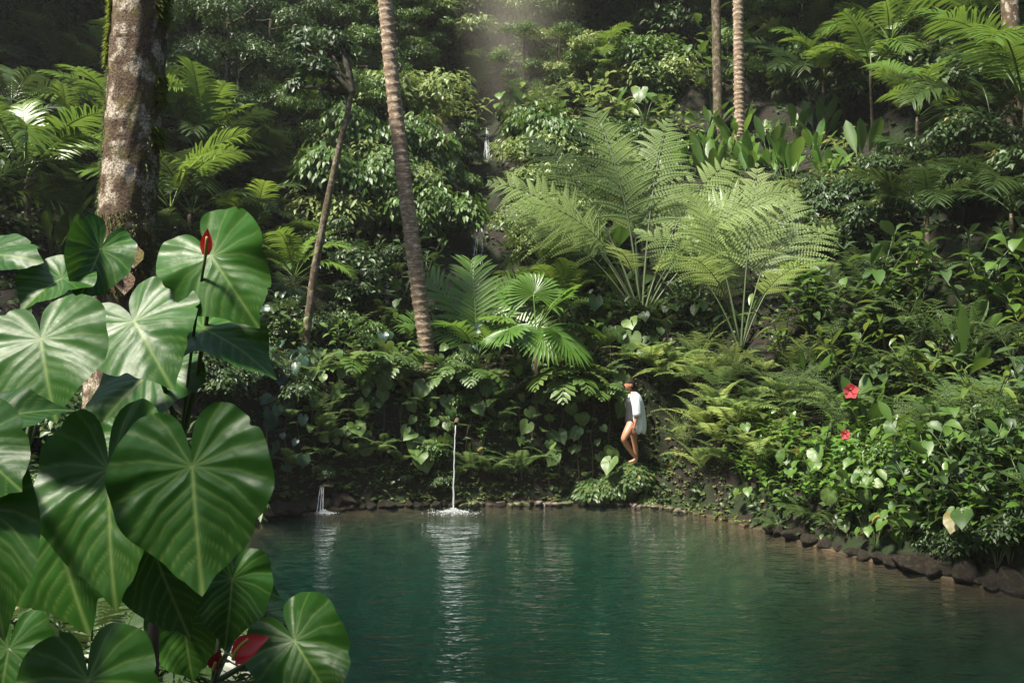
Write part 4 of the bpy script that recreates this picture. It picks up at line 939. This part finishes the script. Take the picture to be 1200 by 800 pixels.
scatter(625, 110, 790, 175, 38, 26, [('shrubpale', 1.4), ('ivypale', .9), ('taro', 1.3), ('shrubpale', 1.2)], 'above the giant fern', 'the giant fern')
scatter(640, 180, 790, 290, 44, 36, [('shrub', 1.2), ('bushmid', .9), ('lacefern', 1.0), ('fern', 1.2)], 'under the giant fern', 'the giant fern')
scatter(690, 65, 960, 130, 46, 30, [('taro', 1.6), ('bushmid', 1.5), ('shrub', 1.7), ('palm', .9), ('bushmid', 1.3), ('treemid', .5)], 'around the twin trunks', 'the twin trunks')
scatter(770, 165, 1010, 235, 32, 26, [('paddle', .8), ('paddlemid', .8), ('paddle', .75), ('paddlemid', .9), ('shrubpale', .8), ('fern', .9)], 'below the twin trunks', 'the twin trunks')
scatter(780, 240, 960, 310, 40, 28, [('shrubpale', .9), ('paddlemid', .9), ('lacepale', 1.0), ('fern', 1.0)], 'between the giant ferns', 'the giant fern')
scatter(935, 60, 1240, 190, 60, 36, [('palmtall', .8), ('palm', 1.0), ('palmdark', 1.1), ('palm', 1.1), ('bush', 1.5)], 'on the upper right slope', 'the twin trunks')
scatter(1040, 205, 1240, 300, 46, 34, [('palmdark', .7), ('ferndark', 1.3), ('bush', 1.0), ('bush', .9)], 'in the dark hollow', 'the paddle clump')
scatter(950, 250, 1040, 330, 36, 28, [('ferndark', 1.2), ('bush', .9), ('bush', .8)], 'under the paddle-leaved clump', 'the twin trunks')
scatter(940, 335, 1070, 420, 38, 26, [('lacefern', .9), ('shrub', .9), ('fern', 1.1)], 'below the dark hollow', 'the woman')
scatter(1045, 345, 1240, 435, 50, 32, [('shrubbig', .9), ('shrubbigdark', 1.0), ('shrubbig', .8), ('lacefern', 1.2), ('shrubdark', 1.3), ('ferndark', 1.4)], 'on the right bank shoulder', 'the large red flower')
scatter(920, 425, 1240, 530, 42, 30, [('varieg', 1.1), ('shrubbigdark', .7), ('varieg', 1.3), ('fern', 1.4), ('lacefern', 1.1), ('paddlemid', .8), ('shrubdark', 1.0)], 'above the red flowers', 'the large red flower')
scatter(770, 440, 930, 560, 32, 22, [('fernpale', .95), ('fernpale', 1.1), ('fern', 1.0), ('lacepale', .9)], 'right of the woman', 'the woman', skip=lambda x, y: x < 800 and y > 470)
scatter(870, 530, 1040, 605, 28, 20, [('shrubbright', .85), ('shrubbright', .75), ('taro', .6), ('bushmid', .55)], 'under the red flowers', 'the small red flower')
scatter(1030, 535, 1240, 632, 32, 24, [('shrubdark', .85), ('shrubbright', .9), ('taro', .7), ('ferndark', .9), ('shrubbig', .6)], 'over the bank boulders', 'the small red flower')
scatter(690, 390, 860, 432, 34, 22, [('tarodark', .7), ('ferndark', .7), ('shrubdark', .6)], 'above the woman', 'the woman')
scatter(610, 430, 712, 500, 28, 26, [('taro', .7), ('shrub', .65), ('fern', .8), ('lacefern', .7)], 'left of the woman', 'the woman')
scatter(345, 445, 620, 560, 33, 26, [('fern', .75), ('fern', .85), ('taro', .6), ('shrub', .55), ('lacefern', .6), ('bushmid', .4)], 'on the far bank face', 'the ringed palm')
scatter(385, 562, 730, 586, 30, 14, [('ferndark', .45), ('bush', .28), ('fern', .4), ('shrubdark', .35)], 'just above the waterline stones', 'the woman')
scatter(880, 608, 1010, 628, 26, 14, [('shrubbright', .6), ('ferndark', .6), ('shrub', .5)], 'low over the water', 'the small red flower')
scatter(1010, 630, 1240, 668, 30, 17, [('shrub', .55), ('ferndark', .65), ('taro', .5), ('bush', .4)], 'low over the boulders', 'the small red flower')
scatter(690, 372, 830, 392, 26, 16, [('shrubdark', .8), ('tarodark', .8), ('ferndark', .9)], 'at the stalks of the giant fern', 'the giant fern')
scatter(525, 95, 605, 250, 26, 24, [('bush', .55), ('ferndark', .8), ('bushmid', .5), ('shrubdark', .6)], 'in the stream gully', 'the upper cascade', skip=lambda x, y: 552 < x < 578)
for k in range(26):
    x, y = random.uniform(-7.5, -2.6), random.uniform(7.5, 15.5)
    if dist1(x, y) > .25 and math.hypot(x+3.1, y-8) > .7:
        kk = random.choice(('ferndark', 'shrubdark', 'bush', 'tarodark')); PENDING.setdefault((kk, 'on the left bank', 'the mossy trunk'), []).append(grow(kk, Vector((x, y, h1(x, y)-.03)), '', None, sc=random.uniform(.6, .9)))
number_labels()
for (x, y, s_, lab) in ((-1.05, 3.75, .6, 'small dark fern beside the low red spathes'), (-1.75, 4.3, .8, 'dark fern behind the anthurium stems'), (-1.3, 4.5, .7, 'dark fern at the near water edge'), (-2.2, 5.2, .9, 'dark fern on the near bank below the mossy trunk')):
    plant('fern', BP['ferndark'][1], (x, y, h1(x, y)-.03), lab, 'fern', sc=s_)
# red flowers on the right bank
for (px, py, d, lab) in ((996, 457, .26, 'hibiscus shrub with one large red-pink bloom on the right bank'), (990, 508, .15, 'shrub with one small red bloom low on the right bank')):
    q = hit(px, py+46); q.y -= .1; Y = q.y-.95; c = W3(px, py, Y)-q
    rt = root('hibiscus_shrub', q, lab, 'shrub'); m = MB(); tube(m, bez((0, 0, -.1), (0, 0, c.z*.7), (c.x, c.y+.05, c.z-.03), 8), np.linspace(.018, .008, 8), 6); new_obj('stem', m.mesh('stem', 'stem'), rt)
    fo = MB(); tube(fo, [tuple(c+Vector((0, .05, 0))), tuple(c+Vector((0, -.09*d/.26, .03)))], [.012, .006], 6); f = new_obj('flower', fo.mesh('flower', 'spadix'), rt)
    for k in range(5):
        a = 2*math.pi*k/5+.3; m = MB(); blades(m, np.array(c)[None], np.array([math.cos(a), -.35, math.sin(a)])[None], np.array([0, -1, .1])[None], d*.58, d*.55, .12, np.array([.3, .85, 1, .8, .35]), .12, np.full(1, .5)); new_obj('petal', m.mesh('petal', 'pink'), f)
    for k in range(22):
        a = 2.4*k; u = random.uniform(.25, .95); P = np.array(samp(np.array(bez((0, 0, 0), (0, 0, c.z*.7), (c.x, c.y, c.z), 8)), [u])[0]); e = random.uniform(-.1, .5)
        m = MB(); blades(m, P[None], np.array([math.cos(a)*math.cos(e), math.sin(a)*math.cos(e), math.sin(e)])[None], np.array([0, -.3, 1])[None], random.uniform(.18, .3), .13, .4, LANCE, .15, np.full(1, random.random()*.9)); new_obj('leaf', m.mesh('leaf', 'bright'), rt)

# ------------------------------------------------------------------ stones
def rock_mesh(seed, flat=.7, mat='rock'):
    import bmesh
    bm = bmesh.new(); bmesh.ops.create_icosphere(bm, subdivisions=3, radius=1)
    rg = np.random.default_rng(seed); cuts = [(unit(rg.normal(0, 1, 3)), rg.uniform(.5, .8)) for _ in range(12)]
    for v in bm.verts:
        p = np.array(v.co)
        for n_, d in cuts:
            e = p@n_-d
            if e > 0: p = p-n_*e*.97
        p = p*(1+.3*(float(fbm(np.array([p[0]*2+seed]), np.array([p[1]*2+p[2]*1.7]), seed)[0])-.47)); p[2] *= flat; v.co = p
    me = bpy.data.meshes.new('stone'); bm.to_mesh(me); bm.free(); me.materials.append(M[mat])
    for p in me.polygons: p.use_smooth = True
    return me
ROCKS = [rock_mesh(s, .75) for s in range(7)]; DROCKS = [rock_mesh(s+20, .85, 'rockshaded') for s in range(7)]
def stone(x, y, s, label, group, sink=.35, zz=None, meshes=None):
    o = new_obj('stone', random.choice(meshes or ROCKS)); z = h1(x, y) if zz is None else zz
    o.location = (x, y, z+s*.3); o.rotation_euler = (random.uniform(-.3, .3), random.uniform(-.3, .3), random.uniform(0, 6.28)); o.scale = (s*random.uniform(.9, 1.4), s*random.uniform(.8, 1.1), s*random.uniform(.7, 1))
    return tag(o, label, 'stone', group)
for k in range(40):                                   # row at the far waterline
    px = 545+k*6.6+random.uniform(-2, 2)
    for t in np.linspace(18, 20.5, 60):
        X = (px-600)/F*t
        if dist1(X, t) > -.02: break
    stone(X, t+random.uniform(-.06, .12), random.uniform(.07, .14), 'small pale stone in the row along the far waterline', 'stones along the far waterline', zz=-.02)
for k in range(14):
    px = 390+k*11; 
    for t in np.linspace(17.5, 20.5, 60):
        X = (px-600)/F*t
        if dist1(X, t) > .02: break
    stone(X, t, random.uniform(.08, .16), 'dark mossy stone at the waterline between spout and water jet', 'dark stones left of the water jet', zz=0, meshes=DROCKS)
for k in range(20):                                   # boulders of the right bank
    px = 900+k*16.5+random.uniform(-5, 5)
    for t in np.linspace(11, 19, 160)[::-1]:
        X = (px-600)/F*t
        if dist1(X, t) < .12: break
    big = px > 1030
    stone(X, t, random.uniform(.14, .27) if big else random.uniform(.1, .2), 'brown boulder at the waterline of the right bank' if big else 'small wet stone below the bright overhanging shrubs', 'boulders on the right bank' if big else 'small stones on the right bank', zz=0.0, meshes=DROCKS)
for k in range(9):                                    # by the small spout
    px = 310+k*12
    for t in np.linspace(16, 20.5, 80):
        X = (px-600)/F*t
        if dist1(X, t) > .05: break
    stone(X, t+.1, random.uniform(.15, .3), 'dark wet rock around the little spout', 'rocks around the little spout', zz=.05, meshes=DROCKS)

# mossy rock the woman stands on
WX, WY = 145/F*19.55, 19.55; WZ = CH-143/F*19.55
def mossy_rock(pos, s, label, n):
    r = root('mossy_rock', pos, label, 'rock'); o = new_obj('rock', ROCKS[2], r); o.scale = s
    m = MB(); v = unit(RNG.normal(0, 1, (n, 3))); v[:, 2] = np.abs(v[:, 2])*.9+.02; v = unit(v)
    P = v*np.array(s)*np.array([.9, .9, .68]); az = RNG.uniform(0, 6.28, n)
    blades(m, P, v+np.stack([np.cos(az), np.sin(az), -.6*np.ones(n)], 1)*.9, v, RNG.uniform(.06, .17, n), .075, .4, np.array([.2, 1, .75, 0]), .15)
    q = new_obj('moss_cover', m.mesh('moss_cover', 'fern'), r); q['kind'] = 'stuff'; return r
mossy_rock((WX-.04, WY+.12, .40), (.38, .38, .58), 'mossy creeper-covered rock under the feet of the woman', 1500)
mossy_rock((WX-.42, WY+.22, .22), (.42, .38, .5), 'mossy rock just above the waterline left below the woman', 1500)
mossy_rock((WX-.85, WY+.22, .15), (.42, .35, .42), 'low mossy mound by the row of stones', 1200)
mossy_rock((WX+.3, WY+.05, .05), (.28, .25, .26), 'small mossy rock right below the woman', 600)

# ------------------------------------------------------------------ moving water
jb = W3(531, 601, 18.55); jt = W3(534, 498, 19.0); jt.y = 19.0
r_ = root('water_jet', (jb.x, jb.y, 0), 'thin white water jet falling from the bank into the pool', 'water jet')
off = np.array([jb.x, jb.y, 0]); top = np.array(jt)-off
pts = [top*(1-t**.5*1.0)+np.array([0, 0, 0]) if False else np.array([top[0]*(1-t), top[1]*(1-t), top[2]*(1-t**1.6)]) for t in np.linspace(0, 1, 22)]
pts = np.array(pts); m = MB(); tube(m, pts+RNG.normal(0, .004, pts.shape), np.linspace(.009, .015, len(pts))*RNG.uniform(.8, 1.2, len(pts)), 8); new_obj('stream', m.mesh('stream', 'jet'), r_)
def splash(parent, c, rad, n, hgt):
    m = MB(); a = RNG.uniform(0, 6.28, n); q = rad*np.abs(RNG.normal(0, .5, n)); P = np.stack([np.cos(a)*q*1.3, np.sin(a)*q*1.0, .01+hgt*np.exp(-(q/rad*2.2)**2)*RNG.random(n)], 1)+c
    V = np.array([[1, 0, 0], [-.5, .87, 0], [-.5, -.87, 0], [0, 0, 1.2]]); f = [(0, 1, 3), (1, 2, 3), (2, 0, 3), (0, 2, 1)]
    s = RNG.uniform(.003, .014, n); m.add((P[:, None]+V[None]*s[:, None, None]).reshape(-1, 3), (np.array(f)[None]+(np.arange(n)*4)[:, None, None]).reshape(-1, 3))
    o = new_obj('splash', m.mesh('splash', 'foam'), parent); o['kind'] = 'stuff'
splash(r_, np.zeros(3), .34, 1300, .09)
m = MB(); tube(m, np.array([top+np.array([0, .5, .06]), top+np.array([0, .05, 0.02])]), [.045, .04], 10, cap=False); new_obj('spout', m.mesh('spout', 'stembrown'), r_)
c = hit(378, 566); bx = W3(379, 601, 18.5); r_ = root('small_spout', (bx.x, bx.y, 0), 'little water spout trickling over dark rocks at the left of the far bank', 'waterfall')
tp = np.array(W3(378, 568, 18.75))-np.array([bx.x, bx.y, 0])
for dx in (-.06, 0, .05):
    pts = np.array([[tp[0]+dx*(.4+.6*t), tp[1]*(1-t), tp[2]*(1-t**1.5)] for t in np.linspace(0, 1, 12)]); m = MB(); tube(m, pts+RNG.normal(0, .003, pts.shape), np.linspace(.006, .012, 12), 6); new_obj('stream', m.mesh('stream', 'jet'), r_)
m = MB(); blades(m, (tp+np.array([.05, .3, .06]))[None], np.array([-.1, -1, -.1])[None], np.array([0, 0, 1.])[None], .36, .3, .1, np.array([.8, 1, 1, .7]), -.25, np.full(1, .4)); new_obj('lip', m.mesh('lip', 'thinbark'), r_)
splash(r_, np.zeros(3), .2, 500, .07)
def veil(px_pts, width, label, out=.7):
    q0 = hit(*px_pts[-1]); r = root('waterfall', q0, label, 'waterfall'); P = []
    for (px, py) in px_pts:
        q = hit(px, py); P.append((q.x-q0.x, q.y-out-q0.y, CH+(PY0-py)/F*(q.y-out)-q0.z))
    P = np.array(P); m = MB()
    for k in range(9):
        n_ = 30; u = np.linspace(random.uniform(0, .25), random.uniform(.75, 1), n_); C = samp(P, u)
        x = random.uniform(-.5, .5)*width; C = C+np.stack([x*(.5+u)+np.cumsum(RNG.normal(0, .007, n_)), -.05-.05*np.abs(np.sin(u*7+k))+RNG.normal(0, .008, n_), np.zeros(n_)], 1)
        tube(m, C, RNG.uniform(.003, .011, n_), 5)
    new_obj('strands', m.mesh('strands', 'fall'), r)
veil([(561, 258), (562, 275), (560, 300), (558, 332)], .22, 'little white waterfall dropping between the creeper mounds')
veil([(571, 150), (570, 170), (572, 195)], .16, 'thin upper cascade between the creeper mounds')

# ------------------------------------------------------------------ the woman
def skin_mesh(name, verts, edges, radii, mat, sub=2, rootv=0):
    me = bpy.data.meshes.new(name); me.from_pydata(verts, edges, []); o = bpy.data.objects.new(name, me); COL.objects.link(o)
    sk = o.modifiers.new('skin', 'SKIN'); sk.use_smooth_shade = True; sk.branch_smoothing = .6
    for i, v in enumerate(me.skin_vertices[0].data):
        v.radius = radii[i] if isinstance(radii[i], tuple) else (radii[i], radii[i]); v.use_root = (i == rootv)
    sb = o.modifiers.new('sub', 'SUBSURF'); sb.levels = sub; sb.render_levels = sub
    dg = bpy.context.evaluated_depsgraph_get(); m2 = bpy.data.meshes.new_from_object(o.evaluated_get(dg)); m2.name = name
    bpy.data.objects.remove(o); m2.materials.clear(); m2.materials.append(M[mat])
    for p in m2.polygons: p.use_smooth = True
    return m2
per = root('person', (WX, WY, WZ), 'woman in open white shirt and black swimsuit standing barefoot on mossy rock', 'person')
J = {}; vv = []; ee = []; rr = []
def jv(n, x, y, z, r, to=None):
    J[n] = len(vv); vv.append((x, y, z)); rr.append(r)
    if to is not None: ee.append((J[to], J[n]))
jv('pelvis', -.06, .02, .84, (.13, .12)); jv('waist', -.075, .02, 1.02, (.10, .09), 'pelvis'); jv('chest', -.065, .02, 1.2, (.125, .105), 'waist'); jv('upch', -.055, .02, 1.3, (.095, .09), 'chest')
jv('neck', -.07, .02, 1.39, .048, 'upch'); jv('neck2', -.085, .02, 1.45, .046, 'neck')
jv('hipN', -.09, -.075, .78, .105, 'pelvis'); jv('thN', -.17, -.15, .64, .098, 'hipN'); jv('kneeN', -.265, -.2, .5, .063, 'thN'); jv('calfN', -.19, -.14, .38, .06, 'kneeN'); jv('ankN', -.035, -.06, .15, .036, 'calfN')
jv('heelN', .02, -.04, .125, .036, 'ankN'); jv('ballN', -.015, -.05, .03, .036, 'heelN'); jv('toeN', -.06, -.05, .008, .022, 'ballN')
jv('hipF', -.04, .1, .78, .10, 'pelvis'); jv('thF', -.03, .11, .6, .088, 'hipF'); jv('kneeF', -.015, .11, .43, .058, 'thF'); jv('calfF', .01, .11, .3, .056, 'kneeF'); jv('ankF', .03, .11, .08, .036, 'calfF'); jv('footF', -.05, .11, .03, .034, 'ankF'); jv('toeF', -.13, .11, .015, .024, 'footF')
for s, n in ((-1, 'N'), (1, 'F')):
    jv('sh'+n, -.045, .02+s*.15, 1.315, .058, 'upch'); jv('el'+n, .01, .02+s*.225, 1.04, .042, 'sh'+n); jv('wr'+n, -.035, .02+s*.235, .80, .028, 'el'+n); jv('palm'+n, -.05, .02+s*.235, .725, (.034, .022), 'wr'+n)
    for k, (dx, dl) in enumerate(((-.03, .07), (-.011, .085), (.009, .08), (.027, .062))):
        jv('f%d%s' % (k, n), -.052+dx, .02+s*.232, .69, .0095, 'palm'+n); jv('g%d%s' % (k, n), -.058+dx, .02+s*.222, .69-dl, .007, 'f%d%s' % (k, n))
    jv('t'+n, -.09, .02+s*.225, .735, .010, 'palm'+n); jv('u'+n, -.105, .02+s*.215, .695, .008, 't'+n)
body = skin_mesh('body', vv, ee, rr, 'skin')
new_obj('body', body, per)
# head: one shaped surface with brow, nose, lips, chin and ears
import bmesh
def head_mesh():
    bm = bmesh.new(); bmesh.ops.create_uvsphere(bm, u_segments=36, v_segments=28, radius=1)
    for v in bm.verts:
        x, y, z = v.co
        w = .072*(1-.22*max(0, -z)**1.3); X = x*.092; Yy = y*w; Z = z*.118
        if z < -.2 and x > 0: X *= 1-.45*min(1, (-z-.2)/.8)          # nape
        if x < 0:                                                     # face side is -X
            fy = y/1.0
            X -= .020*math.exp(-((z+.12)/.16)**2-(fy/.13)**2)         # nose
            X -= .010*math.exp(-((z+.02)/.10)**2-(fy/.10)**2)
            X += .010*math.exp(-((z-.06)/.10)**2-((abs(fy)-.38)/.16)**2)   # eye sockets
            X -= .006*math.exp(-((z+.46)/.07)**2-(fy/.25)**2)         # lips
            X -= .010*math.exp(-((z+.82)/.16)**2-(fy/.3)**2)          # chin
            X += .004*math.exp(-((z+.62)/.06)**2-(fy/.25)**2)
        if abs(y) > .85 and abs(x-.08) < .28 and abs(z+.02) < .25: Yy *= 1.22    # ears
        v.co = (X, Yy, Z)
    me = bpy.data.meshes.new('head'); bm.to_mesh(me); bm.free(); me.materials.append(M['skin'])
    for p in me.polygons: p.use_smooth = True
    return me
HM = Matrix.Translation((-.115, .02, 1.535)) @ Matrix.Rotation(R(12), 4, 'Z') @ Matrix.Rotation(R(10), 4, 'Y')
hd = new_obj('head', head_mesh(), per); hd.matrix_local = HM
for s in (-1, 1):
    m = MB(); bm_ = []; th = np.linspace(0, 2*np.pi, 10, endpoint=False)
    P = np.stack([np.full(10, 0), np.cos(th)*.015, np.sin(th)*.006], 1); m.add(np.vstack([P, [[-.006, 0, 0]]]), [(i, (i+1) % 10, 10) for i in range(10)]); e = new_obj('eye', m.mesh('eye', 'hair'), hd); e.location = (-.082, s*.03, .009)
m = MB(); th = np.linspace(0, 2*np.pi, 10, endpoint=False); m.add(np.vstack([np.stack([np.zeros(10), np.cos(th)*.022, np.sin(th)*.008], 1), [[-.007, 0, 0]]]), [(i, (i+1) % 10, 10) for i in range(10)]); e = new_obj('mouth', m.mesh('mouth', 'lip'), hd); e.location = (-.083, 0, -.054)
def hair_mesh():
    bm = bmesh.new(); bmesh.ops.create_uvsphere(bm, u_segments=32, v_segments=24, radius=1)
    dl = [v for v in bm.verts if (v.co.x < -.05 and v.co.z < .25-.5*max(0, v.co.x+.5)) or (v.co.z < -.55)]
    bmesh.ops.delete(bm, geom=dl, context='VERTS')
    for v in bm.verts:
        x, y, z = v.co; k = 1+.05*math.sin(14*y+9*z)+.03*math.sin(23*z+11*x)
        v.co = ((x*.104+.006)*k, y*.083*k, z*.128*k)
    r = bmesh.ops.create_icosphere(bm, subdivisions=3, radius=.048)          # low bun
    for v in r['verts']: v.co = Vector((v.co.x+.115, v.co.y, v.co.z-.01))*(1+.03*math.sin(80*v.co.z+60*v.co.y))
    me = bpy.data.meshes.new('hair'); bm.to_mesh(me); bm.free(); me.materials.append(M['hair'])
    for p in me.polygons: p.use_smooth = True
    return me
hr = new_obj('hair', hair_mesh(), per); hr.matrix_local = HM
def loft(rings, a0, a1, n, closed, fold=0.0):
    """rings: (cx, cy, z, rx, ry); angle 0 = back (+X)"""
    a = np.radians(np.linspace(a0, a1, n, endpoint=not closed)); V = []
    for k, (cx, cy, z, rx, ry) in enumerate(rings):
        f = 1+fold*np.sin(a*7+k*.5)*(k/len(rings)); V.append(np.stack([cx+np.cos(a)*rx*f, cy+np.sin(a)*ry*f, np.full(n, z)+fold*.3*np.sin(a*5+1)*(k/len(rings))], 1))
    V = np.array(V); i = np.arange(len(rings)*n).reshape(-1, n)
    if closed: j = np.roll(i, -1, 1); q = np.stack([i[:-1], j[:-1], j[1:], i[1:]], -1).reshape(-1, 4)
    else: q = np.stack([i[:-1, :-1], i[:-1, 1:], i[1:, 1:], i[1:, :-1]], -1).reshape(-1, 4)
    return V.reshape(-1, 3), q
def cloth(nm, parts, mat):
    m = MB()
    for V, q in parts: m.add(V, None, q)
    o = new_obj(nm, m.mesh(nm, mat), per); s = o.modifiers.new('thickness', 'SOLIDIFY'); s.thickness = .006; return o
cloth('swimsuit', [loft([(-.06, .02, 1.29, .098, .115), (-.065, .02, 1.2, .128, .135), (-.075, .02, 1.03, .105, .12), (-.065, .02, .9, .128, .15), (-.06, .02, .8, .135, .165), (-.055, .02, .75, .11, .12)], 0, 360, 26, True)], 'black')
cloth('shirt', [loft([(-.055, .02, 1.40, .06, .075), (-.045, .02, 1.36, .105, .15), (-.03, .02, 1.3, .135, .195), (-.01, .02, 1.18, .16, .19), (.01, .02, 1.03, .165, .178), (.025, .02, .88, .165, .178), (.04, .02, .76, .16, .182), (.055, .02, .67, .14, .175), (.065, .02, .61, .11, .14)], -122, 122, 64, False, .10)]
      + [loft([(-.045, .02+s*.16, 1.35, .07, .06), (-.03, .02+s*.2, 1.25, .085, .075), (-.005, .02+s*.225, 1.12, .085, .075), (.008, .02+s*.225, 1.0, .08, .07), (.004, .02+s*.222, .95, .086, .076)], 0, 360, 16, True, .05) for s in (-1, 1)], 'shirt')

# ------------------------------------------------------------------ undergrowth between the plants: leaves nobody could count
def undergrowth(name, n, xr, yr, leaf, mat, label, lw=.4, k=5, dmin=.12, side=None, zoff=.02):
    Y = np.exp(RNG.uniform(math.log(yr[0]), math.log(yr[1]), n)); X = RNG.uniform(-1, 1, n)*Y*.56 if xr is None else RNG.uniform(xr[0], xr[1], n)
    d = sdist(X, Y); ok = d > dmin
    if side: ok &= side(X, Y)
    X, Y = X[ok], Y[ok]; n = len(X); Z = glook(HGRID, X, Y); e = .1
    G = unit(np.stack([-(glook(HGRID, X+e, Y)-glook(HGRID, X-e, Y))/(2*e), -(glook(HGRID, X, Y+e)-glook(HGRID, X, Y-e))/(2*e), np.ones(n)], 1))
    m = MB()
    for j in range(k):
        az = RNG.uniform(0, 6.28, n); el = RNG.uniform(.0, .9, n); D = np.stack([np.cos(az)*np.cos(el), np.sin(az)*np.cos(el), np.sin(el)], 1)+G*.5
        l = leaf*RNG.uniform(.5, 1.3, n)
        blades(m, np.stack([X, Y, Z+zoff], 1)+RNG.normal(0, leaf*.35, (n, 3))*np.array([1, 1, .3]), D, np.array([0, 0, 1.])+G*.6+RNG.normal(0, .2, (n, 3)), l, l*lw, .45, np.array([.2, 1, .75, 0]), .15)
    tag(new_obj(name, m.mesh(name, mat)), label, 'undergrowth', kind='stuff')
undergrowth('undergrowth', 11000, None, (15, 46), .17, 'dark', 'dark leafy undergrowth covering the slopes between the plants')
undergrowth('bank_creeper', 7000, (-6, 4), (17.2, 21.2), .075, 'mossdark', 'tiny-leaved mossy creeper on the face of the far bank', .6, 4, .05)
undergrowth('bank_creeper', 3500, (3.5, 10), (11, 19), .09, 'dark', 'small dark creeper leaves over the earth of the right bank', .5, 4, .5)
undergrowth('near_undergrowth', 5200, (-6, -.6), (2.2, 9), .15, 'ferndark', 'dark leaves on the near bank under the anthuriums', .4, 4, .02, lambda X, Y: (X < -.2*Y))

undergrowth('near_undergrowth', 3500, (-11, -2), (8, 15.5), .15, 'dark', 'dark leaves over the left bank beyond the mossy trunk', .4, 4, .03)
# ------------------------------------------------------------------ trees standing around the gorge, in and beside the picture
for (x, y, s) in ((-21, 27, 1.2), (-1, -9, 1.2), (4, -7, 1.3), (9, -3, 1.2), (13, 5, 1.1), (15, 14, 1.1), (17, 23, 1.2), (-17, 31, 1.2)):
    q = Vector((x, y, h1(x, y)-.1)); grow('canopy', q, 'on the rim around the pool', 'canopy trees around the pool', sc=s)

# ------------------------------------------------------------------ mist hanging in the gap at the head of the gorge
mm = bpy.data.materials.new('mist'); mm.use_nodes = True; t = mm.node_tree; t.nodes.remove(t.nodes['Principled BSDF'])
tc = N(t, 'ShaderNodeTexCoord'); gr = N(t, 'ShaderNodeTexGradient', gradient_type='QUADRATIC_SPHERE'); t.links.new(tc.outputs['Object'], gr.inputs[0])
pv = N(t, 'ShaderNodeVolumePrincipled'); pv.inputs['Color'].default_value = (1, .94, .8, 1); pv.inputs['Anisotropy'].default_value = .2
t.links.new(mth(t, 'MULTIPLY', gr.outputs['Fac'], mth(t, 'MULTIPLY', noise(t, 1.6, 3, tc.outputs['Object']), .34)), pv.inputs['Density'])
t.links.new(pv.outputs[0], t.nodes['Material Output'].inputs['Volume']); M['mist'] = mm
bm = bmesh.new(); bmesh.ops.create_icosphere(bm, subdivisions=3, radius=1); me = bpy.data.meshes.new('mist'); bm.to_mesh(me); bm.free(); me.materials.append(mm)
mo = tag(new_obj('mist', me), 'pale sunlit mist drifting in the gap above the cascade', 'mist', kind='stuff'); mo.location = W3(606, 30, 34); mo.scale = (2.6, 2.4, 6.5); mo.rotation_euler = (0, R(-8), 0)
grow('shadetree', Vector((-5.0, .8, h1(-5, .8)-.1)), 'standing on the near left bank')  # added out of view, between the sun and the foreground leaves
# ------------------------------------------------------------------ haze
hz = MB(); x0, x1, y0, y1, z0, z1 = -62, 62, -42, 92, -5.5, 52
hz.add([(x, y, z) for z in (z0, z1) for y in (y0, y1) for x in (x0, x1)], None, [(0, 2, 3, 1), (4, 5, 7, 6), (0, 1, 5, 4), (2, 6, 7, 3), (0, 4, 6, 2), (1, 3, 7, 5)])
hm = bpy.data.materials.new('haze_air'); hm.use_nodes = True; t = hm.node_tree; t.nodes.remove(t.nodes['Principled BSDF'])
pv = t.nodes.new('ShaderNodeVolumePrincipled'); pv.inputs['Color'].default_value = (.95, .97, .93, 1); pv.inputs['Density'].default_value = HAZE; pv.inputs['Anisotropy'].default_value = .35
t.links.new(pv.outputs[0], t.nodes['Material Output'].inputs['Volume']); M['haze'] = hm
tag(new_obj('haze', hz.mesh('haze', 'haze', False)), 'thin pale moist air filling the gorge', 'haze', kind='stuff')
